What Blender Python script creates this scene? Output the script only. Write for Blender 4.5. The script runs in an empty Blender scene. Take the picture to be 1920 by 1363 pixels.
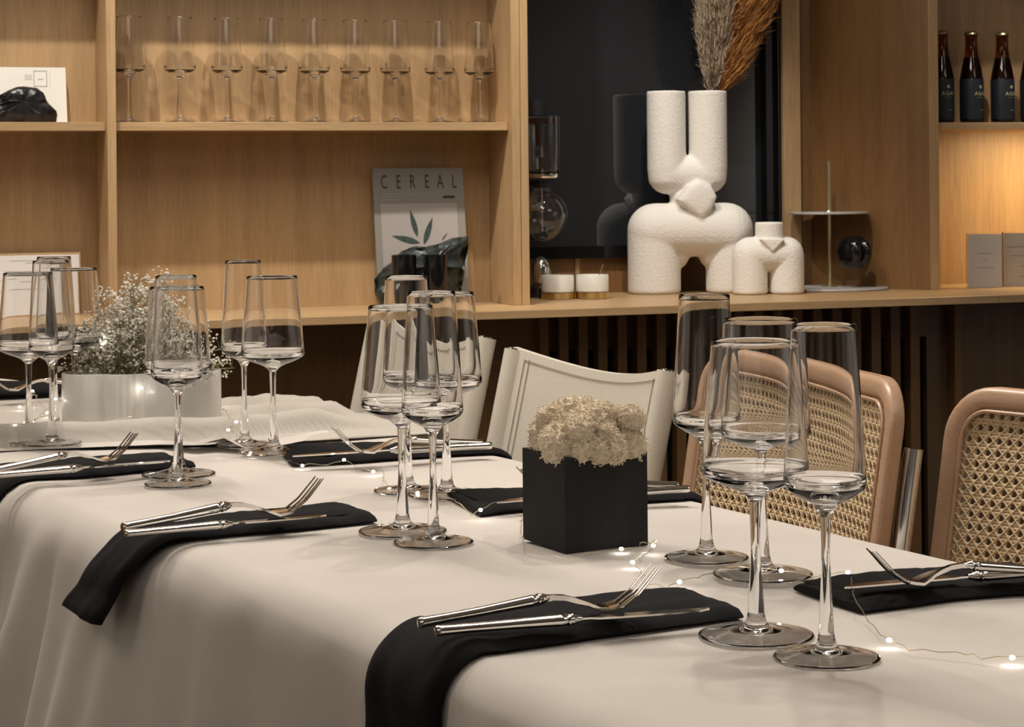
import bpy, math, random
import numpy as np
from mathutils import Vector, Matrix, noise
random.seed(7)
SC = bpy.context.scene
COL = SC.collection
# ------------------------------------------------------------------ camera
F = 3900.0          # focal length in pixels of the 1920x1363 frame
CZ = 1.095          # camera height
ROLL = 0.0095
HY = 340.0          # principal row
cam = bpy.data.cameras.new('camera')
cam.sensor_width = 36.0
cam.lens = F / 1920 * 36.0
cam.shift_x = 0.0
cam.shift_y = -(681.5 - HY) / 1920.0
cam.clip_start = 0.05
cam.dof.use_dof = True
cam.dof.focus_distance = 1.9
cam.dof.aperture_fstop = 45.0
co = bpy.data.objects.new('camera', cam)
COL.objects.link(co)
COSR, SINR = math.cos(ROLL), math.sin(ROLL)
co.matrix_world = Matrix(((COSR, SINR, 0, 0), (0, 0, -1, 0), (-SINR, COSR, 0, CZ), (0, 0, 0, 1)))
SC.camera = co
# ------------------------------------------------------------------ world, lights, exposure
SC.view_settings.view_transform = 'Standard'
SC.view_settings.look = 'None'
SC.view_settings.exposure = 0.66
SC.view_settings.gamma = 1.0
SC.view_settings.use_curve_mapping = False
w = bpy.data.worlds.new('night'); SC.world = w
w.use_nodes = True
w.node_tree.nodes['Background'].inputs[0].default_value = (0.02, 0.022, 0.03, 1)
w.node_tree.nodes['Background'].inputs[1].default_value = 1.0
SC.cycles.max_bounces = 14
SC.cycles.transmission_bounces = 14
SC.cycles.transparent_max_bounces = 16
SC.cycles.diffuse_bounces = 3
SC.cycles.glossy_bounces = 6
SC.cycles.use_denoising = True
SC.cycles.caustics_refractive = True
SC.cycles.caustics_reflective = False
SC.cycles.sample_clamp_indirect = 3.0
SC.cycles.blur_glossy = 0.3

TH = math.radians(19.3)                      # turn of the shelf wall
WO = Vector((0.0, 4.62, 0.0))
WU = Vector((math.cos(TH), math.sin(TH), 0))
WN = Vector((math.sin(TH), -math.cos(TH), 0))


def wp(s, t, z):
    return WO + WU * s + WN * t + Vector((0, 0, z))


def spot(name, loc, target, power, size_deg, radius=0.034, col=(1, .925, .83), blend=.6):
    l = bpy.data.lights.new(name, 'SPOT')
    l.energy = power; l.color = col; l.spot_size = math.radians(size_deg); l.spot_blend = blend
    l.shadow_soft_size = radius
    o = bpy.data.objects.new(name, l); COL.objects.link(o)
    o.location = loc
    o.rotation_euler = (Vector(target) - Vector(loc)).to_track_quat('-Z', 'Y').to_euler()
    l.cycles.is_caustics_light = True
    return o


def area(name, loc, target, power, sx, sy, col=(1, .925, .83)):
    l = bpy.data.lights.new(name, 'AREA')
    l.energy = power; l.color = col; l.shape = 'RECTANGLE'; l.size = sx; l.size_y = sy
    o = bpy.data.objects.new(name, l); COL.objects.link(o)
    o.location = loc
    o.rotation_euler = (Vector(target) - Vector(loc)).to_track_quat('-Z', 'Y').to_euler()
    return o


for ls, lt, tgt_s, tgt_z, pw_, cone in ((-1.25, .80, -.85, .95, 49, 60), (-.55, .80, -.15, .95, 38, 60), (.12, .85, .36, 1.0, 37, 44), (1.2, .70, 1.58, 1.15, 30, 36)):
    spot('shelf_spot_light', wp(ls, lt, 2.60), wp(tgt_s, 0.05, tgt_z), pw_, cone, .022)
spot('table_spot_light', (-0.75, 3.05, 2.60), (-0.25, 2.4, .75), 17, 75)
spot('table_spot_light', (0.35, 2.75, 2.60), (0.20, 2.0, .75), 20.5, 75)
spot('table_spot_light', (0.75, 1.7, 2.60), (0.35, 1.3, .75), 12, 80)

area('ambient_fill_light', (-0.3, -0.6, 2.70), (-0.3, -0.3, 0), 9, 2.6, 1.2, col=(1, .92, .82))  # added soft fill behind the camera, no fixture known there
area('ambient_fill_light', (-0.4, 3.0, 2.70), (-0.1, 3.3, 0), 22, 2.6, .35)  # added fill to lift the shelf wall's ambient level
spot('glass_edge_fill_light', (-3.0, 1.2, 2.6), (-4.0, 1.6, 1.0), 110, 90, .05)  # added spots brightening unseen side walls, for lighter glass edges
spot('glass_edge_fill_light', (-3.0, 3.2, 2.6), (-4.0, 3.4, 1.0), 110, 90, .05)
spot('glass_edge_fill_light', (3.6, 2.0, 2.6), (4.6, 2.2, 1.0), 110, 90, .05)
area('ambient_fill_light', (-2.4, 1.6, 2.70), (-2.2, 1.8, 0), 8, 1.0, 1.8, col=(1, .88, .74))  # added ambient fill at both sides of the room
area('ambient_fill_light', (2.4, 1.6, 2.70), (2.2, 1.8, 0), 8, 1.0, 1.8, col=(1, .88, .74))

# ------------------------------------------------------------------ pixel helpers


def unroll(px, py):
    dx, dy = px - 960.0, py - HY
    return (dx * COSR - dy * SINR, dy * COSR + dx * SINR)


def ray(px, py):
    x, y = unroll(px, py)
    return Vector((x / F, 1.0, -y / F))


CAM = Vector((0, 0, CZ))


def PZ(px, py, z):
    r = ray(px, py)
    return CAM + r * ((z - CZ) / r.z)


def PY(px, py, Y):
    return CAM + ray(px, py) * Y


def PW(px, py, t):
    """(s, z) where the sight line meets the plane parallel to the shelf wall at distance t in front of it"""
    r = ray(px, py)
    k = ((WO - CAM).dot(WN) + t) / r.dot(WN)
    p = CAM + r * k
    return (p - WO).dot(WU), p.z


# ------------------------------------------------------------------ node materials
MATS = {}


def new_mat(name):
    m = bpy.data.materials.new(name); m.use_nodes = True
    MATS[name] = m
    nt = m.node_tree
    return m, nt, nt.nodes['Principled BSDF']


def setp(b, **k):
    names = dict(col='Base Color', rough='Roughness', metal='Metallic', trans='Transmission Weight', ior='IOR',
                 spec='Specular IOR Level', sheen='Sheen Weight', coat='Coat Weight', crough='Coat Roughness',
                 emi='Emission Color', estr='Emission Strength', sss='Subsurface Weight')
    for a, v in k.items():
        if a in ('col', 'emi') and len(v) == 3: v = (*v, 1)
        b.inputs[names[a]].default_value = v


def plain(name, col, rough=.5, bump=0, scale=50, var=0.0, detail=4, stretch=(1, 1, 1), **k):
    m, nt, b = new_mat(name)
    setp(b, col=col, rough=rough, **k)
    if bump or var:
        tc = nt.nodes.new('ShaderNodeTexCoord'); mp = nt.nodes.new('ShaderNodeMapping')
        mp.inputs['Scale'].default_value = stretch
        n = nt.nodes.new('ShaderNodeTexNoise'); n.inputs['Scale'].default_value = scale; n.inputs['Detail'].default_value = detail
        nt.links.new(tc.outputs['Object'], mp.inputs[0]); nt.links.new(mp.outputs[0], n.inputs['Vector'])
        if bump:
            bp = nt.nodes.new('ShaderNodeBump'); bp.inputs['Strength'].default_value = bump; bp.inputs['Distance'].default_value = .002
            nt.links.new(n.outputs['Fac'], bp.inputs['Height']); nt.links.new(bp.outputs[0], b.inputs['Normal'])
        if var:
            r = nt.nodes.new('ShaderNodeValToRGB')
            r.color_ramp.elements[0].position = .3; r.color_ramp.elements[1].position = .7
            r.color_ramp.elements[0].color = (*[c * (1 - var) for c in col], 1)
            r.color_ramp.elements[1].color = (*[min(1, c * (1 + var)) for c in col], 1)
            nt.links.new(n.outputs['Fac'], r.inputs[0]); nt.links.new(r.outputs[0], b.inputs['Base Color'])
    return m


def wood(name, col, grain='z', rough=.45, contrast=.22, scale=1.0, coat=0.0):
    m, nt, b = new_mat(name)
    setp(b, rough=rough, coat=coat, crough=.2)
    L = nt.links
    tc = nt.nodes.new('ShaderNodeTexCoord')
    st = {'z': (1, 1, .035), 'x': (.035, 1, 1), 'y': (1, .035, 1)}[grain]
    mp = nt.nodes.new('ShaderNodeMapping'); mp.inputs['Scale'].default_value = st
    L.new(tc.outputs['Object'], mp.inputs[0])
    n1 = nt.nodes.new('ShaderNodeTexNoise'); n1.inputs['Scale'].default_value = 420 * scale; n1.inputs['Detail'].default_value = 3
    n2 = nt.nodes.new('ShaderNodeTexNoise'); n2.inputs['Scale'].default_value = 26 * scale; n2.inputs['Detail'].default_value = 5; n2.inputs['Distortion'].default_value = .6
    L.new(mp.outputs[0], n1.inputs['Vector']); L.new(mp.outputs[0], n2.inputs['Vector'])
    mx = nt.nodes.new('ShaderNodeMath'); mx.operation = 'MULTIPLY_ADD'; mx.inputs[1].default_value = .5
    L.new(n1.outputs['Fac'], mx.inputs[0])
    h = nt.nodes.new('ShaderNodeMath'); h.operation = 'MULTIPLY'; h.inputs[1].default_value = .5
    L.new(n2.outputs['Fac'], h.inputs[0]); L.new(h.outputs[0], mx.inputs[2])
    r = nt.nodes.new('ShaderNodeValToRGB')
    r.color_ramp.elements[0].position = .36; r.color_ramp.elements[1].position = .64
    r.color_ramp.elements[0].color = (*[c * (1 - contrast) for c in col], 1)
    r.color_ramp.elements[1].color = (*[c * (1 + contrast * .6) for c in col], 1)
    L.new(mx.outputs[0], r.inputs[0]); L.new(r.outputs[0], b.inputs['Base Color'])
    bp = nt.nodes.new('ShaderNodeBump'); bp.inputs['Strength'].default_value = .08; bp.inputs['Distance'].default_value = .001
    L.new(n1.outputs['Fac'], bp.inputs['Height']); L.new(bp.outputs[0], b.inputs['Normal'])
    return m


def weave(name, col, rough=.9, scale=900, bump=.25, var=.06, sheen=.2):
    m, nt, b = new_mat(name)
    setp(b, rough=rough, sheen=sheen, spec=.2)
    L = nt.links
    tc = nt.nodes.new('ShaderNodeTexCoord')
    hs = []
    for ax in ((1, .12, .12), (.12, 1, .12)):
        mp = nt.nodes.new('ShaderNodeMapping'); mp.inputs['Scale'].default_value = ax
        L.new(tc.outputs['Object'], mp.inputs[0])
        n = nt.nodes.new('ShaderNodeTexNoise'); n.inputs['Scale'].default_value = scale; n.inputs['Detail'].default_value = 2
        L.new(mp.outputs[0], n.inputs['Vector']); hs.append(n)
    a = nt.nodes.new('ShaderNodeMath'); a.operation = 'ADD'
    L.new(hs[0].outputs['Fac'], a.inputs[0]); L.new(hs[1].outputs['Fac'], a.inputs[1])
    bp = nt.nodes.new('ShaderNodeBump'); bp.inputs['Strength'].default_value = bump; bp.inputs['Distance'].default_value = .0006
    L.new(a.outputs[0], bp.inputs['Height']); L.new(bp.outputs[0], b.inputs['Normal'])
    n3 = nt.nodes.new('ShaderNodeTexNoise'); n3.inputs['Scale'].default_value = 9; n3.inputs['Detail'].default_value = 6
    L.new(tc.outputs['Object'], n3.inputs['Vector'])
    r = nt.nodes.new('ShaderNodeValToRGB')
    r.color_ramp.elements[0].position = .3; r.color_ramp.elements[1].position = .7
    r.color_ramp.elements[0].color = (*[c * (1 - var) for c in col], 1)
    r.color_ramp.elements[1].color = (*[c for c in col], 1)
    L.new(n3.outputs['Fac'], r.inputs[0]); L.new(r.outputs[0], b.inputs['Base Color'])
    return m


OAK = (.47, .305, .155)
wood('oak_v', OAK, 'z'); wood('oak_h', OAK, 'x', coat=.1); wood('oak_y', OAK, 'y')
wood('oak_shaded', (.225, .115, .042), 'z')  # same oak with the shade on panels and side board put into its colour
wood('oak_shaded_under', (.17, .10, .05), 'z')  # oak with the deeper shade under the counter put into its colour
wood('black_wood', (.010, .009, .009), 'z', rough=.8, contrast=.5)
wood('beech', (.58, .37, .24), 'x', rough=.35, contrast=.12, coat=.3)
weave('linen', (.75, .69, .63), var=.10)
weave('linen_grey', (.62, .575, .51), scale=800, bump=.35)
weave('napkin', (.0065, .0062, .0075), scale=1200, bump=.3, var=.2, sheen=.03)
plain('plaster_white', (.80, .77, .72), .9, bump=.8, scale=160, detail=8)
plain('leather_white', (.80, .74, .64), .5, bump=.15, scale=300, var=.03)
plain('stitch', (.28, .24, .19), .8)
plain('chrome', (.75, .75, .76), .12, metal=1.0)
plain('silver', (.82, .80, .77), .10, metal=1.0)
plain('brass', (.78, .60, .30), .25, metal=1.0)
plain('brass_pale', (.80, .74, .50), .3, metal=1.0)
plain('black_gloss', (.006, .006, .007), .12)
plain('black_matte', (.012, .012, .013), .6)
plain('cane', (.78, .60, .38), .5, bump=.3, scale=400, var=.12)
plain('moss', (.84, .72, .55), .95, bump=.6, scale=500, var=.12)
plain('blossom', (.93, .88, .80), .9)
plain('stem_green', (.30, .27, .15), .8)
plain('ceramic', (.80, .77, .72), .25)
plain('marble', (.78, .76, .70), .4, var=.06, scale=20)
plain('rock_green', (.022, .028, .026), .35, bump=1.0, scale=60, var=.8, detail=8)
plain('rock_black', (.012, .012, .014), .30, bump=1.0, scale=60, var=.8, detail=8)
plain('paper', (.74, .72, .70), .6)
plain('paper_warm', (.72, .70, .64), .6)
plain('paper_grey', (.24, .225, .20), .6)
plain('paper_cream', (.36, .325, .30), .6)
plain('ink', (.03, .03, .03), .6)
plain('ink_grey', (.35, .33, .31), .7)
plain('ink_light', (.55, .53, .50), .7)
plain('leaf_print', (.035, .055, .05), .6, var=.4, scale=90)
plain('label_dark', (.012, .020, .030), .5)
plain('gold_ink', (.55, .48, .28), .5)
plain('pampas_beige', (.44, .34, .24), .95, var=.3, scale=30)
plain('pampas_orange', (.45, .20, .055), .95, var=.3, scale=30)
plain('steel_plate', (.30, .29, .26), .45, metal=.6)
plain('stone_grey', (.42, .40, .38), .5, var=.1, scale=60)
plain('wall_grey', (.50, .49, .47), .9)
plain('ceiling_white', (.78, .76, .72), .9)
plain('floor_dark', (.09, .07, .05), .5)
plain('cap_gold', (.75, .68, .42), .3, metal=1.0)
m, nt, b = new_mat('glass'); setp(b, col=(1, 1, 1), rough=0.0, trans=1.0, ior=1.47)
m, nt, b = new_mat('glass_amber'); setp(b, col=(.25, .07, .015), rough=0.02, trans=1.0, ior=1.45)
m, nt, b = new_mat('coffee'); setp(b, col=(.03, .006, .003), rough=.3)
m, nt, b = new_mat('acrylic'); setp(b, col=(.97, .97, .96), rough=0.02, trans=1.0, ior=1.3)
m, nt, b = new_mat('window_glass'); setp(b, col=(.02, .022, .026), rough=0.02, spec=.9, ior=1.6)
m, nt, b = new_mat('led'); setp(b, col=(1, 1, 1), emi=(1, .93, .84), estr=20)
m, nt, b = new_mat('lamp_warm'); setp(b, col=(1, 1, 1), emi=(1, .75, .42), estr=7)

# ------------------------------------------------------------------ mesh building


class MB:
    def __init__(self):
        self.v = []; self.f = []

    def add(self, vs, fs):
        o = len(self.v)
        self.v += [tuple(x) for x in vs]
        self.f += [tuple(o + i for i in q) for q in fs]
        return self

    def box(self, a, b, bev=0.0):
        x0, x1 = sorted((a[0], b[0])); y0, y1 = sorted((a[1], b[1])); z0, z1 = sorted((a[2], b[2]))
        if bev <= 0:
            vs = [(x, y, z) for z in (z0, z1) for y in (y0, y1) for x in (x0, x1)]
            return self.add(vs, [(0, 2, 3, 1), (4, 5, 7, 6), (0, 1, 5, 4), (2, 6, 7, 3), (0, 4, 6, 2), (1, 3, 7, 5)])
        r = min(bev, (x1 - x0) / 2.01, (y1 - y0) / 2.01, (z1 - z0) / 2.01)
        vs = []; idx = {}
        for sx in (0, 1):
            for sy in (0, 1):
                for sz in (0, 1):
                    X = (x0, x1)[sx]; Y = (y0, y1)[sy]; Z = (z0, z1)[sz]
                    ix = X + (r if sx == 0 else -r); iy = Y + (r if sy == 0 else -r); iz = Z + (r if sz == 0 else -r)
                    idx[(sx, sy, sz, 'x')] = len(vs); vs.append((X, iy, iz))
                    idx[(sx, sy, sz, 'y')] = len(vs); vs.append((ix, Y, iz))
                    idx[(sx, sy, sz, 'z')] = len(vs); vs.append((ix, iy, Z))
        g = lambda *k: idx[k]
        fs = []
        for s in (0, 1):
            q = [g(s, 0, 0, 'x'), g(s, 1, 0, 'x'), g(s, 1, 1, 'x'), g(s, 0, 1, 'x')]; fs.append(q if s else q[::-1])
            q = [g(0, s, 0, 'y'), g(1, s, 0, 'y'), g(1, s, 1, 'y'), g(0, s, 1, 'y')]; fs.append(q[::-1] if s else q)
            q = [g(0, 0, s, 'z'), g(1, 0, s, 'z'), g(1, 1, s, 'z'), g(0, 1, s, 'z')]; fs.append(q if s else q[::-1])
        for a_ in (0, 1):
            for b_ in (0, 1):
                q = [g(a_, b_, 0, 'x'), g(a_, b_, 1, 'x'), g(a_, b_, 1, 'y'), g(a_, b_, 0, 'y')]; fs.append(q[::-1] if a_ == b_ else q)
                q = [g(a_, 0, b_, 'x'), g(a_, 1, b_, 'x'), g(a_, 1, b_, 'z'), g(a_, 0, b_, 'z')]; fs.append(q if a_ == b_ else q[::-1])
                q = [g(0, a_, b_, 'y'), g(1, a_, b_, 'y'), g(1, a_, b_, 'z'), g(0, a_, b_, 'z')]; fs.append(q[::-1] if a_ == b_ else q)
        for a_ in (0, 1):
            for b_ in (0, 1):
                for d in (0, 1):
                    q = [g(a_, b_, d, 'x'), g(a_, b_, d, 'y'), g(a_, b_, d, 'z')]
                    fs.append(q if (a_ + b_ + d) % 2 else q[::-1])
        return self.add(vs, fs)

    def lathe(self, prof, n=32, c=(0, 0, 0), sx=1.0, sy=1.0):
        """profile of (r, z); r == 0 makes a pole"""
        vs = []; rings = []
        for r, z in prof:
            if r <= 1e-9:
                rings.append([len(vs)]); vs.append((c[0], c[1], c[2] + z))
            else:
                rings.append(list(range(len(vs), len(vs) + n)))
                for i in range(n):
                    a = 2 * math.pi * i / n
                    vs.append((c[0] + r * sx * math.cos(a), c[1] + r * sy * math.sin(a), c[2] + z))
        fs = []
        for A, B in zip(rings, rings[1:]):
            for i in range(n):
                j = (i + 1) % n
                if len(A) == 1 and len(B) == 1: continue
                if len(A) == 1: fs.append((A[0], B[j], B[i]))
                elif len(B) == 1: fs.append((A[i], A[j], B[0]))
                else: fs.append((A[i], A[j], B[j], B[i]))
        return self.add(vs, fs)

    def tube(self, pts, r, n=8, caps=True, flat=1.0):
        pts = [Vector(p) for p in pts]
        rs = r if isinstance(r, (list, tuple)) else [r] * len(pts)
        vs = []; up = Vector((0, 0, 1))
        t0 = (pts[1] - pts[0]).normalized()
        if abs(t0.dot(up)) > .95: up = Vector((1, 0, 0))
        a = t0.cross(up).normalized()
        for i, p in enumerate(pts):
            t = (pts[min(i + 1, len(pts) - 1)] - pts[max(i - 1, 0)])
            if t.length < 1e-9: t = t0
            t.normalize()
            a = (a - t * a.dot(t)).normalized(); b_ = t.cross(a)
            for k in range(n):
                an = 2 * math.pi * k / n
                vs.append(p + a * math.cos(an) * rs[i] + b_ * math.sin(an) * rs[i] * flat)
        fs = []
        for i in range(len(pts) - 1):
            for k in range(n):
                l = (k + 1) % n
                fs.append((i * n + k, i * n + l, (i + 1) * n + l, (i + 1) * n + k))
        if caps:
            fs.append(tuple(range(n))[::-1]); fs.append(tuple(range((len(pts) - 1) * n, len(pts) * n)))
        return self.add(vs, fs)

    def grid(self, P, closed_u=False):
        """P[i][j] points"""
        nu, nv = len(P), len(P[0])
        vs = [p for row in P for p in row]
        fs = []
        for i in range(nu - (0 if closed_u else 1)):
            k = (i + 1) % nu
            for j in range(nv - 1):
                fs.append((i * nv + j, k * nv + j, k * nv + j + 1, i * nv + j + 1))
        return self.add(vs, fs)

    def prism(self, outline, y0, y1):
        """outline of (x, z) counter-clockwise seen from -y, extruded from y0 (front) to y1"""
        n = len(outline)
        vs = [(x, y0, z) for x, z in outline] + [(x, y1, z) for x, z in outline]
        fs = [tuple(range(n)), tuple(range(n, 2 * n))[::-1]]
        for i in range(n):
            j = (i + 1) % n
            fs.append((i, n + i, n + j, j))
        return self.add(vs, fs)

    def ico(self, c, r, sub=1, s=(1, 1, 1)):
        import bmesh
        bm = bmesh.new(); bmesh.ops.create_icosphere(bm, subdivisions=sub, radius=1.0)
        vs = [(c[0] + v.co.x * r * s[0], c[1] + v.co.y * r * s[1], c[2] + v.co.z * r * s[2]) for v in bm.verts]
        fs = [tuple(v.index for v in f.verts) for f in bm.faces]
        bm.free()
        return self.add(vs, fs)

    def xf(self, M, start=0):
        self.v[start:] = [tuple(M @ Vector(p)) for p in self.v[start:]]
        return self

    def mesh(self, name, smooth=40):
        me = bpy.data.meshes.new(name)
        me.from_pydata(self.v, [], self.f)
        me.update()
        if smooth:
            me.polygons.foreach_set('use_smooth', [True] * len(me.polygons))
            me.set_sharp_from_angle(angle=math.radians(smooth))
        return me

    def build(self, name, mat, parent=None, loc=None, rotz=0.0, smooth=40):
        o = bpy.data.objects.new(name, self.mesh(name, smooth))
        o.data.materials.append(MATS[mat])
        COL.objects.link(o)
        if parent is not None: o.parent = parent
        if loc is not None: o.location = loc
        if rotz: o.rotation_euler = (0, 0, rotz)
        return o


def thing(name, label, cat, loc=(0, 0, 0), rotz=0.0, group=None):
    o = bpy.data.objects.new(name, None); COL.objects.link(o)
    o.empty_display_size = .05
    o.location = loc; o.rotation_euler = (0, 0, rotz)
    tag(o, label, cat, group)
    return o


def tag(o, label, cat, group=None):
    o['label'] = label; o['category'] = cat
    if group: o['group'] = group
    return o


def struct(o):
    o['kind'] = 'structure'
    return o


def wthing(name, label, cat, s, t, z, group=None, rot=0.0):
    return thing(name, label, cat, wp(s, t, z), TH + rot, group)


def copy_tree(o, parent=None):
    c = o.copy(); COL.objects.link(c); c.parent = parent
    for ch in list(o.children): copy_tree(ch, c)
    return c


def text_part(name, body, mat, parent, loc, size, sx=1.0, rot=(math.pi / 2, 0, 0), align='LEFT', spacing=1.0, depth=.0001, offset=0.0):
    cu = bpy.data.curves.new(name, 'FONT'); cu.body = body; cu.size = size; cu.align_x = align
    cu.space_character = spacing; cu.extrude = depth; cu.offset = offset; cu.resolution_u = 3
    t = bpy.data.objects.new(name, cu); COL.objects.link(t)
    dg = bpy.context.evaluated_depsgraph_get()
    me = bpy.data.meshes.new_from_object(t.evaluated_get(dg))
    bpy.data.objects.remove(t)
    me.name = name
    me.materials.clear(); me.materials.append(MATS[mat])
    o = bpy.data.objects.new(name, me); COL.objects.link(o); o.parent = parent
    o.location = loc; o.rotation_euler = rot; o.scale = (sx, 1, 1)
    return o


# ------------------------------------------------------------------ room shell
ZT = 0.75                       # table plane
CT = 0.829                      # counter top
H_ROOM = 2.75


def wbox(s0, s1, t0, t1, z0, z1, bev=0.0):
    """box in wall coordinates (x = s, y = -t, z)"""
    return MB().box((s0, -t1, z0), (s1, -t0, z1), bev)


def wbuild(mb, name, mat, parent=None, smooth=40):
    o = mb.build(name, mat, parent, smooth=smooth)
    if parent is None:
        o.location = WO; o.rotation_euler = (0, 0, TH)
    return o


struct(MB().box((-4.0, -2.6, -.1), (4.6, 7.0, 0)).build('floor', 'floor_dark'))
struct(MB().box((-4.0, -2.6, H_ROOM), (4.6, 7.0, H_ROOM + .1)).build('ceiling', 'ceiling_white'))
struct(MB().box((-4.0, -2.7, 0), (4.6, -2.6, H_ROOM)).build('wall_front', 'wall_grey'))
struct(MB().box((-4.1, -2.6, 0), (-4.0, 7.0, H_ROOM)).build('wall_left', 'wall_grey'))
struct(MB().box((4.6, -2.6, 0), (4.7, 7.0, H_ROOM)).build('wall_right', 'wall_grey'))
NT = -0.227                     # niche back
struct(wbuild(wbox(-4.0, 0.02, -.40, -.262, 0, H_ROOM), 'wall_back', 'oak_shaded'))
struct(wbuild(wbox(.02, 4.6, -.45, NT - .04, 0, H_ROOM), 'wall_far', 'oak_shaded'))

# bookcase on the counter, left of the window
TF, TS = .155, .135
p_ = lambda px, py, t: PW(px, py, t)
s_div0 = p_(201, 300, TF)[0]; s_div1 = p_(219, 300, TF)[0]
s_end0 = p_(960, 300, TF)[0]; s_end1 = p_(976, 300, TF)[0]; s_trim1 = p_(991.5, 300, TF)[0]
z_sh1 = p_(600, 229, TS)[1]; z_sh0 = p_(600, 245, TS)[1]
s_left = s_div0 - 1.0
z_up = p_(600, -105, TS)[1]
ZTOP = 2.35
bc = wthing('bookcase', 'oak bookcase of tall open bays standing on the counter, holding glasses and books', 'bookcase', 0, 0, CT)


def bc_part(s0, s1, t0, t1, z0, z1, name, mat, parent=None, bev=.0008, base=CT):
    return wbox(s0, s1, t0, t1, z0 - base, z1 - base, bev).build(name, mat, parent or bc)


bc_part(s_left, s_end1, -.015, 0, CT, ZTOP, 'back_panel', 'oak_v', bev=0)
bc_part(s_div0, s_div1, 0, TF, CT, ZTOP, 'upright', 'oak_v')
bc_part(s_left - .018, s_left, 0, TF, CT, ZTOP, 'upright', 'oak_v')
bc_part(s_end0, s_end1, 0, TF, CT, ZTOP, 'upright', 'oak_v')
bc_part(s_div1, s_end0, 0, TS, z_sh0, z_sh1, 'shelf', 'oak_h')
bc_part(s_left, s_div0, 0, TS, z_sh0, z_sh1, 'shelf', 'oak_h')
bc_part(s_div1, s_end0, 0, TS, z_up, z_up + .018, 'shelf', 'oak_h')
bc_part(s_left, s_div0, 0, TS, z_up, z_up + .018, 'shelf', 'oak_h')
bc_part(s_left - .018, s_end1, 0, TF, ZTOP, ZTOP + .018, 'top_board', 'oak_h')
struct(wbuild(wbox(s_end1 + .0005, s_trim1, NT, TF, CT, H_ROOM, .0008), 'trim_1', 'oak_v'))

# counter
TC = .316
s_j = p_(1873, 553, TC)[0]
ct = wthing('counter', 'long oak counter running under the bookcase and the window', 'counter', 0, 0, CT)
wbox(-2.2, s_j - .0006, NT - .03, TC, -.0175, 0, .001).build('board', 'oak_h', ct)
wbox(s_j + .0006, 2.6, NT - .03, TC, -.0175, 0, .001).build('board', 'oak_h', ct)

# base under the counter: flat panel on the left, slatted screen on the right
bp = wthing('slatted_panelling', 'shade-toned wood panelling with vertical slats under the counter', 'panel', 0, 0, 0)
TB = .10
s_a = p_(1008, 640, TB)[0]; s_b = p_(1742, 640, TB)[0]
z_open = p_(1200, 652, TB)[1]
wbox(-2.2, s_a, TB - .018, TB, 0.02, CT - .0175).build('flat_panel', 'oak_shaded', bp)
wbox(s_a, s_b, TB - .03, TB - .012, z_open, CT - .0175).build('upper_board', 'oak_shaded', bp)
wbox(s_a, s_b, TB - .14, TB - .12, 0.02, CT - .0175).build('recess_shade_board', 'black_matte', bp)  # black board stands for the shade inside the opening
wbox(s_b, 2.6, TB - .03, TB - .012, 0.02, CT - .0175).build('flat_panel', 'oak_shaded_under', bp)
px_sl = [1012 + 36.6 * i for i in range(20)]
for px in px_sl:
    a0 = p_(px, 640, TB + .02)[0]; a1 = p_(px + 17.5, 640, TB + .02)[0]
    wbox(a0, a1, TB - .012, TB + .02, 0.02, CT - .0175, .0008).build('slat', 'oak_shaded', bp)
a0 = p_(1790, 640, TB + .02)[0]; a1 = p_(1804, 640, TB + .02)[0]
wbox(a0, a1, TB - .012, TB + .02, 0.02, CT - .0175, .0008).build('slat', 'oak_shaded', bp)

# window
s_w0 = s_trim1; s_w1 = p_(1470, 300, NT)[0]
z_wb = p_(1080, 484, NT)[1]
win = MB().box((s_w0, -NT - .02, z_wb), (s_w1, -NT + .02, z_wb + .028)).box((s_w0, -NT - .02, 2.45), (s_w1, -NT + .02, 2.48))
win.box((p_(1429, 300, NT)[0], -NT - .025, z_wb), (s_w1, -NT + .02, 2.48)).box((p_(1446, 300, NT)[0], -NT - .04, z_wb), (p_(1456, 300, NT)[0], -NT + .02, 2.48))
win = struct(wbuild(win, 'window_1', 'black_gloss'))
wbox(s_w0, p_(1429, 300, NT)[0], NT - .012, NT - .006, z_wb + .028, 2.45).build('pane', 'window_glass', win)
struct(wbuild(wbox(s_w0, s_w1, NT - .018, NT, CT, z_wb, .0005), 'trim_2', 'oak_shaded'))
struct(wbuild(wbox(p_(1079, 520, NT + .003)[0], p_(1087, 520, NT + .003)[0], NT, NT + .003, CT, z_wb), 'trim_3', 'oak_v'))
# jamb right of the window
s_t0 = p_(1469, 300, NT + .05)[0]; s_t1 = p_(1502, 300, NT + .05)[0]
struct(wbuild(wbox(s_t0, s_t1, NT, NT + .05, CT, H_ROOM, .0008), 'trim_4', 'oak_v'))
s_t2 = p_(1520, 300, NT + .02)[0]
struct(wbuild(wbox(s_t1, s_t2 + .01, NT, NT + .02, CT, H_ROOM), 'trim_5', 'oak_shaded'))
# right shelf unit with an angled side
TR = .05
rs0 = p_(1743, 300, TR)[0]; rs1 = p_(1761, 300, TR)[0]
z_r1 = p_(1840, 229.5, TR - .01)[1]; z_r0 = p_(1840, 243, TR - .01)[1]
ru = wthing('shelf_unit', 'oak shelf unit at the right with a lamp-lit lower bay and shade-toned angled side', 'shelf', rs0, 0, CT)


def ru_box(s0, s1, t0, t1, z0, z1, name, mat, bev=.0008):
    return wbox(s0 - rs0, s1 - rs0, t0, t1, z0 - CT, z1 - CT, bev).build(name, mat, ru)


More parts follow.
